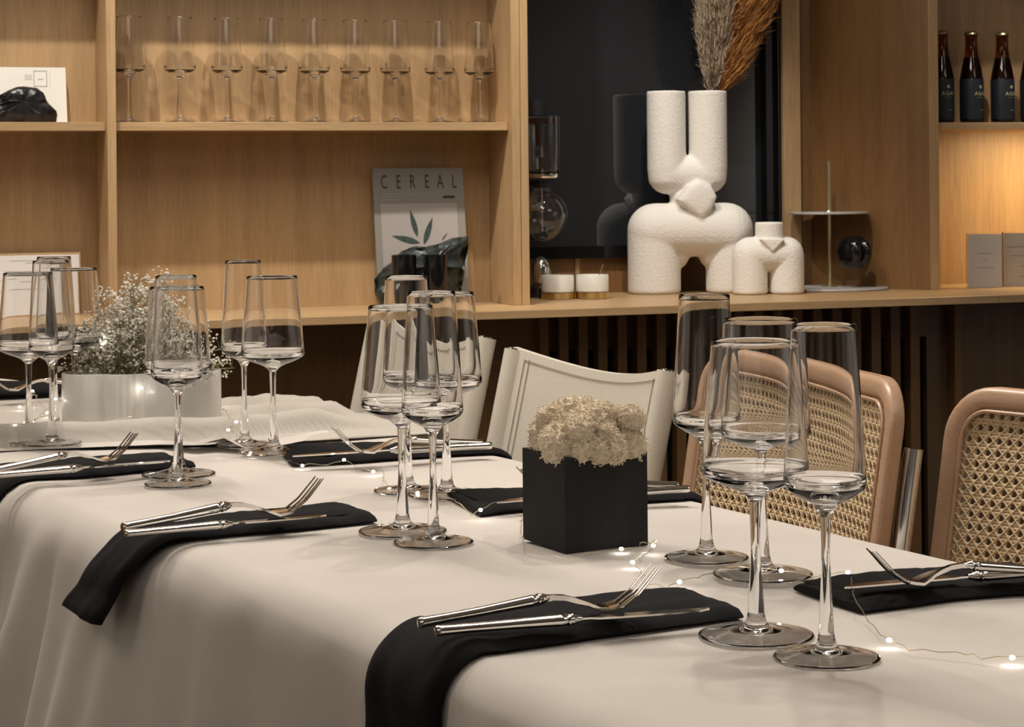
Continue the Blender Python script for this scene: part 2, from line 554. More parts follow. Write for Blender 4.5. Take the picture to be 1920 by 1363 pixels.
RB = -.17
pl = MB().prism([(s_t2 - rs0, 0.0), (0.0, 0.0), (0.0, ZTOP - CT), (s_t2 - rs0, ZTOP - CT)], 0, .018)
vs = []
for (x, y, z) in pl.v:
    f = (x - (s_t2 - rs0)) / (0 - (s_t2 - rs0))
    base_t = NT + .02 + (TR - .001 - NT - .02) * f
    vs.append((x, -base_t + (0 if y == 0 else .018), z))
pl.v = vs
pl.build('side_board', 'oak_shaded', ru)  # shade on the angled side is put into the wood colour
ru_box(rs0, rs1, RB, TR, CT, ZTOP, 'upright', 'oak_v')
ru_box(rs1, 2.6, RB - .015, RB, CT, ZTOP, 'back_panel', 'oak_v', 0)
ru_box(rs1, 2.6, RB, TR - .01, z_r0, z_r1, 'shelf', 'oak_h')
zz = p_(1840, -120, TR - .01)[1]
ru_box(rs1, 2.6, RB, TR - .01, zz, zz + .018, 'shelf', 'oak_h')
ls = p_(1990, 260, -.06)[0]
ru_box(ls - .06, ls + .30, .012, .032, z_r0 - .008, z_r0 - .0005, 'lamp_strip', 'lamp_warm', 0)
lm = area('shelf_lamp_light', wp(ls + .03, .022, z_r0 - .012), wp(ls + .03, -.03, CT), 1.6, .30, .02, col=(1, .72, .38))

# ------------------------------------------------------------------ tables and cloths
D = Vector((.486, -.874, 0)); D.normalize()
PN = Vector((.874, .486, 0)); PN.normalize()
N0 = Vector((-.221, 1.759, 0)) + PN * .018
TW = .607                       # table width
S0, S1 = -1.12, 1.15


def tab(s, w_, z):
    return N0 + D * s + PN * w_ + Vector((0, 0, z))


def sw(px, py, z=ZT + .002):
    p = PZ(px, py, z)
    q = Vector((p.x, p.y, 0)) - N0
    return q.dot(D), q.dot(PN)


tb = thing('dining_table', 'dining table under the white linen cloth, nearest the camera', 'table', tab((S0 + .10 + S1) / 2, TW / 2, 0), math.atan2(D.y, D.x))
MB().box((-(S1 - S0) / 2 + .08, -TW / 2 + .03, ZT - .03), ((S1 - S0) / 2 - .08, TW / 2 - .03, ZT - .006), .002).build('table_top', 'oak_h', tb)
for sx in (-1, 1):
    for sy in (-1, 1):
        x, y = sx * ((S1 - S0) / 2 - .15), sy * (TW / 2 - .08)
        MB().box((x - .025, y - .025, 0), (x + .025, y + .025, ZT - .031), .002).build('leg', 'oak_shaded', tb)

RC = .042


def roundover(e):
    if e < RC * math.pi / 2:
        return RC * math.sin(e / RC), -RC * (1 - math.cos(e / RC))
    return RC, -(RC + e - RC * math.pi / 2)


def cloth_pt(s, w_, lift=0.0):
    """a point of the first cloth; s along, w across; outside the table it hangs"""
    g_ = min(max((.15 - s) / .6, 0), 1); g_ = .034 * g_ * g_ * (3 - 2 * g_)      # the near edge bulges out to the left
    es = max(0, s - (S1 - RC), (S0 + RC) - s); ew = max(0, w_ - (TW - RC), RC - g_ - w_)
    cs = min(max(s, S0 + RC), S1 - RC); cw = min(max(w_, RC - g_), TW - RC)
    e = math.hypot(es, ew)
    z = ZT
    if e > 0:
        ds = (1 if s > cs else -1) * es / e; dw = (1 if w_ > cw else -1) * ew / e
        x, dz = roundover(e)
        hang = max(0, e - RC)
        fold = 0.0
        if hang > 0:
            q = s if ew > es else w_
            fold = min(hang / .22, 1.0) * (.010 * math.sin(q * 31 + 1.5 * math.sin(q * 9)) + .006 * math.sin(q * 67 + 2)
                                           + .018 * noise.noise(Vector((q * 6.0, .3, hang * 1.2)))) * (1.8 if s < -.5 else .9)
            fold += (.03 + 6 * g_) * min(hang, .3)
        lx = lift * (x / RC); lz = lift * math.sqrt(max(0, 1 - (x / RC) ** 2))
        p = tab(cs + ds * (x + fold + lx), cw + dw * (x + fold + lx), z + dz + lz)
    else:
        b_ = .0028 * noise.noise(Vector((s * 7, w_ * 7, 1.0))) + .0012 * noise.noise(Vector((s * 19, w_ * 11, 4.0)))
        p = tab(s, w_, z + b_ + lift)
    return p


def frange(a, b, n): return [a + (b - a) * i / (n - 1) for i in range(n)]


ss = frange(S0 - .45, S0 + RC, 24)[:-1] + frange(S0 + RC, S1 - RC, 210)[:-1] + frange(S1 - RC, S1 + .42, 22)
ws = frange(-.52, RC - .05, 30)[:-1] + frange(RC - .05, RC, 8)[:-1] + frange(RC, TW - RC, 48)[:-1] + frange(TW - RC, TW - RC + .05, 8)[:-1] + frange(TW - RC + .05, TW + .22, 12)
P = [[cloth_pt(s, w_) for w_ in ws] for s in ss]
cl = MB().grid(P).build('tablecloth', 'linen', smooth=0)
cl.data.polygons.foreach_set('use_smooth', [True] * len(cl.data.polygons))
tag(cl, 'white linen cloth draped over the near dining table down its side', 'tablecloth')

# second cloth, a bunched one on the far table
far_line = [Vector((-.10, 2.985, 0)), Vector((-.39, 3.20, 0)), Vector((-.70, 3.53, 0)), Vector((-.95, 3.70, 0)), Vector((-1.3, 3.62, 0)), Vector((-1.7, 3.5, 0))]


def on_px(px, py, z=ZT):
    p = PZ(px, py, z); return Vector((p.x, p.y, 0))


def polyl(pts, f):
    L = [0.0]
    for a, b in zip(pts, pts[1:]): L.append(L[-1] + (b - a).length)
    d = f * L[-1]
    for i in range(len(pts) - 1):
        if d <= L[i + 1] or i == len(pts) - 2:
            k = (d - L[i]) / (L[i + 1] - L[i])
            return pts[i].lerp(pts[i + 1], k)


near_line = [on_px(800, 818), on_px(560, 832), on_px(400, 838), on_px(200, 842), on_px(0, 850), on_px(-250, 862)]


def seg_d(p, line):
    best = 9; bt = 0; n = len(line) - 1
    for i in range(n):
        a, b = line[i], line[i + 1]
        ab = b - a; k = max(0, min(1, (p - a).dot(ab) / ab.length_squared))
        d = (p - (a + ab * k)).length
        if d < best: best = d; bt = (i + k) / n
    return best, bt


ridges = [([on_px(745, 803), on_px(560, 812), on_px(400, 826), on_px(200, 832), on_px(0, 841), on_px(-250, 855)], .023, .030, 1),
          ([on_px(690, 790), on_px(560, 788), on_px(450, 796), on_px(400, 800)], .026, .026, 1),
          ([on_px(650, 775), on_px(500, 768), on_px(400, 778)], .026, .022, 1)]
rows = []
NU, NV = 150, 90
for i in range(NU):
    u = i / (NU - 1)
    a = polyl(near_line, u); b = polyl(far_line, u)
    row = []
    for j in range(NV):
        v = j / (NV - 1)
        k = v ** 1.6
        p = a.lerp(b, k)
        z = ZT + .004 + .003 * noise.noise(Vector((p.x * 8, p.y * 8, 0)))
        for line, w_, h, _ in ridges:
            d, t_ = seg_d(p, line)
            ww = w_ * (1 if _ else 1)
            end = min(1, t_ * 6) if t_ < .5 else 1.0
            end = max(end, .25)
            hh = h * end * (1 + .15 * noise.noise(Vector((t_ * 9, 2, 0))))
            if d < ww:
                z = max(z, ZT + .002 + hh * math.sqrt(1 - (d / ww) ** 2))
        if j == 0: z = ZT + .003
        row.append(Vector((p.x, p.y, z)))
    q = row[-1]; dr = (b - a).normalized()
    for e in (.008, .02, .035, .06, .12, .2, .3):
        x, dz = roundover(e)
        row.append(q + dr * x * .6 + Vector((0, 0, dz)))
    rows.append(row)
c2 = MB().grid(rows).build('tablecloth', 'linen_grey', smooth=0)
c2.data.polygons.foreach_set('use_smooth', [True] * len(c2.data.polygons))
tag(c2, 'bunched and rolled linen cloth on the far table under the white planter', 'tablecloth')
t2 = thing('dining_table', 'far dining table under the bunched linen cloth and white planter', 'table', (-.75, 3.2, 0), math.radians(-43))
MB().box((-.42, -.24, ZT - .03), (.42, .24, ZT - .006), .002).build('table_top', 'oak_h', t2)
for sx in (-1, 1):
    for sy in (-1, 1):
        MB().box((sx * .36 - .025, sy * .19 - .025, 0), (sx * .36 + .025, sy * .19 + .025, ZT - .031), .002).build('leg', 'oak_shaded', t2)
# loose flap of cloth edge between the two
fl = [(150, 845, .001), (300, 842, .003), (370, 850, .008), (420, 846, .014), (470, 856, .003), (520, 842, .001), (620, 822, .001)]
rows = []
for k, (x, y, z) in enumerate(fl):
    a = PZ(x, y, ZT) + Vector((0, 0, z + .003)); b = PZ(x - 8, y - 16, ZT + .004); b.z = ZT + .005
    rows.append([a.lerp(b, q) + Vector((0, 0, z * .5 * math.sin(q * math.pi))) for q in frange(0, 1, 6)])
fp = MB().grid(rows).build('cloth_hem', 'linen', c2)

# ------------------------------------------------------------------ wine glasses


def smooth_prof(pts, n=6):
    """Catmull-Rom through profile points"""
    out = []
    P_ = [pts[0]] + list(pts) + [pts[-1]]
    for i in range(1, len(P_) - 2):
        p0, p1, p2, p3 = [np.array(P_[i + k], float) for k in (-1, 0, 1, 2)]
        for k in range(n):
            t = k / n
            q = .5 * ((2 * p1) + (-p0 + p2) * t + (2 * p0 - 5 * p1 + 4 * p2 - p3) * t * t + (-p0 + 3 * p1 - 3 * p2 + p3) * t ** 3)
            out.append((max(float(q[0]), 0.0), float(q[1])))
    out.append(tuple(pts[-1]))
    return out


def make_glass(name, label, cat, H, foot_r, stem, bowl_r, rim_r, zb, wall=.0009, group=None, n=56):
    """zb: height fraction of the widest point"""
    g = thing(name, label, cat, (0, 0, 0), 0, group)
    fr = foot_r * H
    s0, s1, s2 = [x * H for x in stem]           # radius low, mid, top
    foot = smooth_prof([(0, .0052), (fr * .22, .0042), (fr * .42, .0030), (fr * .7, .0012), (fr * .9, .0003), (fr - .003, 0)], 4) + [(fr - .0018, .0001), (fr - .0006, .0005), (fr, .0014), (fr - .0006, .0022)] + smooth_prof([(fr - .0016, .0024), (fr * .9, .0028), (fr * .7, .0037), (fr * .42, .0056), (fr * .22, .0090), (s0, .075 * H)], 5)
    MB().lathe(foot, n).build('foot', 'glass', g, smooth=60)
    zt = (zb - .105) * H
    MB().lathe(smooth_prof([(s0, .075 * H), (s0 * .86, .14 * H), (s1, .28 * H), (s1, .36 * H), (s2, zt)], 5), n).build('stem', 'glass', g, smooth=60)
    br = bowl_r * H; rr = rim_r * H
    outer = smooth_prof([(s2, zt), (s2 * 1.35, zt + .012 * H), (br * .32, zt + .036 * H), (br * .62, zt + .056 * H), (br * .90, zt + .079 * H), (br * .985, zt + .094 * H), (br, zb * H), (br * .985, (zb + .03) * H),
                         (br + (rr - br) * .30, (zb + (1 - zb) * .32) * H), (br + (rr - br) * .65, (zb + (1 - zb) * .66) * H), (rr, H - .0006)], 6)
    inner = smooth_prof([(rr - wall * .9, H - .0006), (br + (rr - br) * .65 - wall, (zb + (1 - zb) * .66) * H), (br + (rr - br) * .30 - wall, (zb + (1 - zb) * .32) * H),
                         (br * .985 - wall * 1.2, (zb + .03) * H), (br * .96 - wall * 1.3, (zb + .004) * H), (br * .86, (zb - .012) * H), (br * .6, (zb - .030) * H), (br * .3, (zb - .046) * H), (0, (zb - .052) * H)], 6)
    MB().lathe(outer + [(rr - wall * .45, H)] + inner, n).build('bowl', 'glass', g, smooth=60)
    for ch in g.children:
        ch.cycles.is_caustics_caster = CAUST
    return g


CAUST = True
W_H, N_H = .2225, .2395
protoW = make_glass('wine_glass', '', 'glass', W_H, .195, (.029, .0165, .020), .180, .143, .562)
protoN = make_glass('champagne_glass', '', 'glass', N_H, .160, (.0235, .0135, .0165), .124, .096, .530)
table_glasses = [
    ('W', 1418, 1193, 'wide wine glass second from the right, in front of the cane chair, nearest row'),
    ('N', 1550, 1235, 'tall narrow glass nearest the camera, standing rightmost on the table'),
    ('N', 1325, 1047, 'tall narrow glass just right of the black cube planter'),
    ('W', 1430, 1078, 'wide wine glass at the back of the right cluster, behind the other wide one'),
    ('W', 755, 997, 'wide wine glass front left of the middle cluster of four'),
    ('N', 813, 1018, 'tall narrow glass front right of the middle cluster, left of the black cube planter'),
    ('N', 765, 921, 'tall narrow glass at the back left of the middle cluster of four'),
    ('W', 838, 928, 'wide wine glass at the back right of the middle cluster, before the white chair'),
    ('N', 334, 908, 'tall narrow glass in front of the white planter, directly before a wide one'),
    ('W', 335, 890, 'wide wine glass in front of the white planter, directly behind a narrow one'),
    ('N', 459, 834, 'tall narrow glass just right of the white planter at the rolled cloth'),
    ('W', 513, 848, 'wide wine glass right of the white planter, at the tip of the far black napkin'),
    ('W', 55, 826, 'leftmost wide wine glass, at the left edge of the photo behind the rolled cloth'),
    ('N', 98, 832, 'front tall narrow glass of the left cluster, left of the white planter'),
    ('N', 104, 806, 'rear tall narrow glass of the left cluster, behind another narrow one'),
    ('W', 141, 803, 'wide wine glass behind the left end of the white planter'),
]
first = {'W': True, 'N': True}
for k, px, py, lab in table_glasses:
    pr = protoW if k == 'W' else protoN
    o = pr if first[k] else copy_tree(pr)
    first[k] = False
    z = ZT + .0015
    if py < 850 and px < 500: z = ZT + .0075
    if 450 < px < 530: z = ZT + .006
    o.location = PZ(px, py, z)
    o['label'] = lab
    o['group'] = 'wine glasses set on the dining tables' if k == 'W' else 'narrow glasses set on the dining tables'
# shelf glasses
sh = make_glass('wine_glass', '', 'glass', .2185, .155, (.022, .0135, .0165), .150, .115, .52, wall=.001)
px_g = [243, 338, 426, 510, 590, 667, 742, 825, 899]
words = ['leftmost', 'second from the left', 'third from the left', 'fourth from the left', 'middle', 'fourth from the right', 'third from the right', 'second from the right', 'rightmost']
for i, px in enumerate(px_g):
    o = sh if i == 0 else copy_tree(sh)
    s_, _z = p_(px, 200, .068)
    o.location = wp(s_, .068, z_sh1 + .0003)
    o['label'] = words[i] + ' wine glass in the row on the bookcase shelf'
    o['group'] = 'wine glasses in a row on the bookcase shelf'

# ------------------------------------------------------------------ napkins


def side_sw(px, py):
    """(s, w) on the hanging near side of the cloth for a pixel"""
    r = ray(px, py); k = ((N0 - PN * .02 - CAM).dot(PN)) / r.dot(PN)
    p = CAM + r * k
    e = (ZT - p.z) - RC + RC * math.pi / 2
    return (p - N0).dot(D), RC - e


def napkin(label, quad, hang=None, th=.008, seed=0, flare=0.0):
    """quad: px of inner-back, inner-front, outer-front, outer-back corners on the table"""
    sb, wb = sw(*quad[0]); sf, wf = sw(*quad[1]); of = sw(*quad[2]); ob = sw(*quad[3])
    A = [Vector((sb, wb, 0)), Vector((sf, wf, 0)), Vector((of[0], of[1], 0)), Vector((ob[0], ob[1], 0))]
    nu, nv = 90, 17
    top = []; bot = []
    for i in range(nu):
        u = i / (nu - 1)
        rt = []; rb = []
        for j in range(nv):
            v = j / (nv - 1)
            lines = []
            for kk_, (a0, a1) in enumerate(((A[0], A[3]), (A[1], A[2]))):
                ln_ = [a0, a1]
                if hang:
                    hs_ = hang[kk_]; ln_.append(Vector((hs_[0], hs_[1], 0)))
                lines.append(ln_)
            tot_b = (A[3] - A[0]).length + (.1 if hang else 0)
            q = polyl(lines[0], u).lerp(polyl(lines[1], u), v)
            q.x += .0025 * noise.noise(Vector((u * 5, seed, v)))
            edge = min(v, 1 - v) * 2
            endf = min(1, u * tot_b / .012, (1 - u) * tot_b / .012)
            prof = min(1, (edge * nv / 3.2)) ** .5 if edge > 0 else 0
            t_ = th * (.55 + .45 * math.sqrt(max(0, 1 - (1 - min(1, edge * 5)) ** 2)))
            t_ *= .75 + .25 * math.sqrt(max(0, endf))
            t_ += .0018 * noise.noise(Vector((u * 14, v * 5, seed + 3))) + .002 * noise.noise(Vector((u * 4, v * 2, seed + 7)))
            ex_ = flare * min(max((RC - q.y) / (RC + .07), 0), 1.3) ** 1.6 if flare else 0.0
            rt.append(cloth_pt(q.x, q.y, t_ + .002 + ex_)); rb.append(cloth_pt(q.x, q.y, .0018 + ex_))
        # closed ring: top row then bottom reversed, with a fold bulge at each side
        def bulge(a, b, other):
            m_ = (a + b) / 2; d = (a - other); d.z = 0
            if d.length > 1e-6: d.normalize()
            return m_ + d * th * .35
        ring = rt + [bulge(rt[-1], rb[-1], rt[-3])] + rb[::-1] + [bulge(rt[0], rb[0], rt[2])]
        ring.append(ring[0])
        top.append(ring)
    mb = MB().grid(top)
    n = len(top[0])
    o0 = 0; o1 = (nu - 1) * n
    # end caps
    for base, flip in ((0, False), ((nu - 1) * n, True)):
        c = sum((Vector(mb.v[base + k]) for k in range(n - 1)), Vector()) / (n - 1)
        ci = len(mb.v); mb.v.append(tuple(c))
        for k in range(n - 1):
            mb.f.append((base + k, base + k + 1, ci) if not flip else (base + k + 1, base + k, ci))
    o = mb.build('napkin', 'napkin', smooth=50)
    tag(o, label, 'napkin', 'black folded napkins on the dining tables')
    # upper layer of the fold, slightly shorter and skewed, seen at the inner end
    rows = []
    for i in range(26):
        u = i / 25
        row = []
        for j in range(9):
            v = j / 8
            pb = A[0].lerp(A[3], .02 + u * .5); pf = A[1].lerp(A[2], .06 + u * .5)
            q = pb.lerp(pf, .02 + v * .80)
            e = min(1, min(u * 12, (1 - u) * 10, v * 8, (1 - v) * 8))
            row.append(cloth_pt(q.x, q.y, .0025 + th * .9 + .0030 * math.sqrt(max(0, e)) + .001 * noise.noise(Vector((u * 9, v * 4, seed)))))
        rows.append(row)
    MB().grid(rows).build('top_fold', 'napkin', o)
    return o


napkin('black napkin draped over the table edge at the bottom centre, nearest the camera', [(1292, 1118), (1392, 1160), (852, 1232), (778, 1170)], hang=[(.203, -.14), (.318, -.14)], seed=1)
napkin('black napkin with its short end hanging off the table edge, front left', [(650, 955), (706, 978), (262, 1024), (206, 1003)], flare=.026, hang=[(-.352, -.078), (-.262, -.078)], seed=2)
napkin('black napkin at the left edge of the photo beside two nested glasses', [(318, 860), (366, 878), (-60, 908), (-80, 884)], seed=3)
napkin('black napkin behind the middle glasses, across the far table edge', [(523, 848), (548, 872), (958, 850), (912, 834)], seed=4)
napkin('black napkin running behind the black cube planter', [(838, 932), (900, 968), (1318, 932), (1275, 916)], seed=5)
napkin('black napkin at the right edge of the photo by the cane chair', [(1490, 1102), (1612, 1146), (2020, 1104), (1930, 1066)], seed=6)

# ------------------------------------------------------------------ cutlery


def handle_prof(L):
    return [(0, 0), (.0046, .0004), (.0054, .0022), (.0052, .006), (.0047, L * .25), (.0049, L * .55), (.0058, L * .88), (.0060, L * .93), (.0050, L * .96), (.0050, L * .962), (.0062, L * .972), (.0062, L * .985), (.0048, L * .995), (.0058, L * 1.01), (.0044, L * 1.035), (.0028, L * 1.08)]


def lathe_x(prof, path, n=16, flat=.8):
    """profile (r, distance) swept along path(dist) -> (x, z)"""
    dd = [d for r, d in prof]; rv = [r for r, d in prof]
    ds_ = sorted(set(dd + [dd[-1] * k / 60 for k in range(61)]))
    prof = [(float(np.interp(d, dd, rv)), d) for d in ds_]
    P_ = []
    for r, d in prof:
        x, z = path(d)
        P_.append([(x, r * math.cos(2 * math.pi * k / n), z + r * flat * math.sin(2 * math.pi * k / n)) for k in range(n)])
    mb = MB()
    for row in P_: row.append(row[0])
    return mb.grid(P_)


def make_fork():
    g = thing('fork', '', 'fork')
    HL = .100
    xs = [0, .05, .10, .112, .125, .140, .152, .165, .180, .198]
    zs = [.0065, .0115, .0175, .0185, .0165, .0095, .0045, .0062, .0165, .0360]

    def zc(x): return float(np.interp(x, xs, zs))
    lathe_x(handle_prof(HL), lambda d: (d, zc(d))).build('handle', 'silver', g)
    # neck and heel
    wd = [(.100, .0030), (.110, .0032), (.120, .0026), (.130, .0032), (.138, .0065), (.145, .0105), (.152, .0122), (.160, .0124), (.166, .0122)]
    rows = []
    for x, h in wd:
        z = zc(x); tk = .0013 if h > .004 else .0020
        dish = .0015 if h > .006 else 0
        rows.append([(x, y * h, z + tk * s_ + dish * y * y) for s_, ys in ((1, (-1, -.5, 0, .5, 1)), (-1, (1, .5, 0, -.5, -1))) for y in ys])
    for r_ in rows: r_.append(r_[0])
    MB().grid(rows).build('neck', 'silver', g, smooth=60)
    for k in range(4):
        y = (k - 1.5) * .0070
        pts = []; rr = []
        for i in range(9):
            u = i / 8
            x = .160 + .038 * u
            pts.append((x, y * (1 - .10 * u), zc(x) + .0012 * (abs(k - 1.5) - .5) ** 2)); rr.append(.0017 * (1 - .45 * u))
        MB().tube(pts, rr, 6, flat=.7).build('tine', 'silver', g)
    return g


def make_knife():
    g = thing('knife', '', 'knife')
    lathe_x(handle_prof(.112), lambda d: (d, .0062)).build('handle', 'silver', g)
    out = [(.117, -.0024), (.128, -.0026), (.134, -.0062), (.150, -.0072), (.200, -.0070), (.222, -.0048), (.232, .0004), (.234, .0034), (.226, .0046), (.180, .0048), (.134, .0044), (.128, .0024), (.117, .0024)]
    n = len(out)
    mb = MB()
    vs = [(x, y, .0071 - .0014 * max(0, (x - .13) / .1)) for x, y in out] + [(x, y, .0056 - .0014 * max(0, (x - .13) / .1)) for x, y in out]
    mb.add(vs, [tuple(range(n)), tuple(range(2 * n - 1, n - 1, -1))] + [(i, n + i, n + (i + 1) % n, (i + 1) % n) for i in range(n)])
    mb.build('blade', 'silver', g, smooth=20)
    return g


fork0, knife0 = make_fork(), make_knife()
cut = [
    ('fork', (784, 1184), (1245, 1146), .0135, 'fork on the napkin nearest the camera, tines raised'),
    ('knife', (816, 1198), (1335, 1153), .0120, 'knife on the napkin nearest the camera, blade along its front edge'),
    ('fork', (228, 1002), (612, 966), .0145, 'fork on the front left napkin that hangs off the table edge'),
    ('knife', (232, 1012), (610, 975), .0120, 'knife on the front left napkin that hangs off the table edge'),
    ('fork', (-30, 895), (262, 866), .0145, 'fork at the left edge of the photo, tines pointing right'),
    ('knife', (-34, 903), (322, 872), .0120, 'knife at the left edge of the photo beside two nested glasses'),
    ('fork', (905, 840), (618, 862), .0145, 'fork on the far napkin behind the middle glasses'),
    ('knife', (922, 845), (548, 863), .0120, 'knife on the far napkin behind the middle glasses'),
    ('fork', (1272, 920), (968, 938), .0145, 'fork passing behind the black cube planter'),
    ('knife', (1292, 926), (930, 950), .0120, 'knife passing behind the black cube planter'),
    ('fork', (2005, 1084), (1625, 1110), .0135, 'fork on the right edge napkin, its tines pointing up left'),
    ('knife', (2055, 1078), (1580, 1112), .0120, 'knife on the right edge napkin, lying behind the fork'),
]
used = set()
for kind, a, b, h, lab in cut:
    pr = fork0 if kind == 'fork' else knife0
    o = pr if kind not in used else copy_tree(pr)
    used.add(kind)
    A_ = PZ(a[0], a[1], ZT + h); B_ = PZ(b[0], b[1], ZT + h)
    d = B_ - A_
    o.location = A_; o.rotation_euler = (0, 0, math.atan2(d.y, d.x))
    k = d.length / (.205 if kind == 'fork' else .234)
    k = min(max(k, .9), 1.08)
    o.scale = (k, k, k)
    o['label'] = lab; o['group'] = kind.replace('knife', 'knive') + 's laid on the black napkins'
    if kind == 'fork': fork_last = o

# napkin on the far cloth, seen left of the planter
zc2 = ZT + .008
q4 = [PZ(x, y, zc2) for x, y in ((118, 725), (114, 741), (-70, 748), (-70, 722))]
rows = []
for i in range(25):
    u = i / 24
    a_, b_ = q4[0].lerp(q4[3], u), q4[1].lerp(q4[2], u)
    ring = []
    for k in range(18):
        an = 2 * math.pi * k / 18
        v = .5 + .5 * math.copysign(abs(math.cos(an)) ** .5, math.cos(an))
        h = .0055 + .0055 * math.copysign(abs(math.sin(an)) ** .6, math.sin(an)) + .0012 * noise.noise(Vector((u * 9, v * 3, 2)))
        p = a_.lerp(b_, v); p.z = zc2 + h
        ring.append(p)
    ring.append(ring[0]); rows.append(ring)
mb = MB().grid(rows); nn = len(rows[0])
mb.f.append(tuple(range(nn - 1))[::-1]); mb.f.append(tuple(range(24 * nn, 24 * nn + nn - 1)))
tag(mb.build('napkin', 'napkin', smooth=50), 'black napkin on the far table, at the left photo edge behind the left glasses', 'napkin', 'black folded napkins on the dining tables')
o = copy_tree(fork0)
A_ = PZ(205, 727, zc2 + .0125); B_ = PZ(8, 739, zc2 + .0125); d = B_ - A_
o.location = A_; o.rotation_euler = (0, 0, math.atan2(d.y, d.x)); o.scale = (1, 1, 1)
o['label'] = 'fork on the far table behind the left glasses, handle hidden by the white planter'

# ------------------------------------------------------------------ black cube with moss
cf = PZ(1060, 1037, ZT + .002); cl_ = PZ(987, 1015, ZT + .002); cr = PZ(1214, 1024, ZT + .002)
e1 = (cr - cf); e1.z = 0; ang = math.atan2(e1.y, e1.x); ang = math.atan2((cr - cf).y, (cr - cf).x)
SZ = .0875
cube = thing('cube_planter', 'black stained wooden cube planter filled with cream moss, on the table centre', 'planter', cf, math.radians(26))
mb = MB()
wl = .010
mb.box((0, 0, .0), (SZ, SZ, SZ - .012))
mb.build('body', 'black_wood', cube)
for (x0, y0, x1, y1) in ((0, 0, SZ, wl), (0, SZ - wl, SZ, SZ), (0, wl, wl, SZ - wl), (SZ - wl, wl, SZ, SZ - wl)):
    MB().box((x0, y0, SZ - .012), (x1, y1, SZ)).build('rim', 'black_wood', cube)
ms = MB()
clumps = [(.20, .10, .10, .023), (.42, .05, .07, .021), (.62, .04, .09, .023), (.85, .10, .10, .025), (.10, .40, .16, .024), (.35, .30, .24, .027), (.60, .28, .28, .026), (.88, .36, .22, .028),
          (.12, .72, .16, .024), (.38, .62, .36, .028), (.62, .62, .36, .027), (.90, .70, .22, .026), (.25, .92, .20, .024), (.55, .92, .24, .024), (.80, .95, .20, .023), (1.02, .55, .18, .022), (-.02, .16, .12, .021)]
def mossc(fx, fy, fz): return Vector((SZ * (.5 + (fx - .5) * .93), SZ * (.5 + (fy - .5) * .93), SZ - .002 + fz * .085))


clumps = [(a_, b_, c_, d_ * .70) for a_, b_, c_, d_ in clumps] + [(random.uniform(.1, .9), random.uniform(0, .9), .2 + .22 * random.random(), random.uniform(.011, .016)) for _ in range(16)]
for i, (fx, fy, fz, r) in enumerate(clumps):
    st = len(ms.v)
    ms.ico((0, 0, 0), 1.0, 4)
    c = mossc(fx, fy, fz)
    for k in range(st, len(ms.v)):
        d = Vector(ms.v[k])
        q = d * 2.2 + Vector((i * 7.1, 0, 0))
        h = 1 + .22 * noise.noise(q * 1.2) + .16 * noise.noise(q * 3.0)
        ms.v[k] = tuple(c + d * (r * h))
import bmesh
bmi = bmesh.new(); bmesh.ops.create_icosphere(bmi, subdivisions=1, radius=1.0)
ico_v = [v.co.copy() for v in bmi.verts]; ico_f = [tuple(v.index for v in f.verts) for f in bmi.faces]; bmi.free()
surf = [Vector(v) for v in ms.v]
per = len(surf) // len(clumps)
random.seed(5)
for q in range(34000):
    k = random.randrange(len(surf)); i = k // per
    fx, fy, fz, r = clumps[i]
    c = mossc(fx, fy, fz)
    v = surf[k]; d = (v - c)
    if d.length < 1e-6: continue
    p = c + d * random.uniform(.92, 1.10) + Vector((random.gauss(0, .0006), random.gauss(0, .0006), random.gauss(0, .0006)))
    rr = random.uniform(.00035, .0010)
    ax = d.normalized()
    o_n = len(ms.v)
    for w_ in ico_v[:12]:
        e = w_ * random.uniform(.7, 1.4)
        ms.v.append((p.x + e.x * rr, p.y + e.y * rr, p.z + e.z * rr))
    ms.f.extend(tuple(o_n + t for t in f) for f in ico_f)
mo = ms.build('moss', 'moss', cube, smooth=0)
mo['kind'] = 'stuff'

# ------------------------------------------------------------------ planter with baby's breath
pc = PZ(256, 811, ZT + .006)
PH = .080
plt = thing('oval_planter', 'white lobed ceramic planter holding dried baby\'s breath on the far table', 'planter', (pc.x, pc.y + .045, pc.z), math.radians(8))
lobes = [(-.073, 0, .038), (-.022, -.004, .046), (.035, -.002, .046), (.073, .0, .038)]
N_ = 120
ring = []
for i in range(N_):
    a = 2 * math.pi * i / N_
    d = Vector((math.cos(a), math.sin(a)))
    # farthest intersection of a direction with the union of lobe circles (about the centre)
    best = 0
    for k in range(60):
        r = .115 * (1 - k / 60)
        p = d * r
        val = sum(math.exp(-((p.x - cx) ** 2 + (p.y - cy) ** 2 - rr * rr) / (2 * .007 ** 2)) for cx, cy, rr in lobes)
        if val > 1: best = r; break
    ring.append((d.x * best, d.y * best))


def off(ring, k):
    out = []
    n = len(ring)
    for i in range(n):
        x0, y0 = ring[i - 1]; x1, y1 = ring[(i + 1) % n]
        t = Vector((x1 - x0, y1 - y0)).normalized()
        out.append((ring[i][0] - t.y * -k * -1, ring[i][1] + t.x * k))
    return out


P = []
for k, z in ((0, 0), (0, PH - .001), (.001, PH), (.0035, PH), (.004, PH - .002), (.004, .006)):
    P.append([(x, y, z) for x, y in off(ring, k)])
for r_ in P: r_.append(r_[0])
mb = MB().grid(P)
nn = len(P[0])
mb.f.append(tuple(range(nn - 1))[::-1]); mb.f.append(tuple(range(5 * nn, 5 * nn + nn - 1)))
mb.build('vessel', 'ceramic', plt, smooth=45)

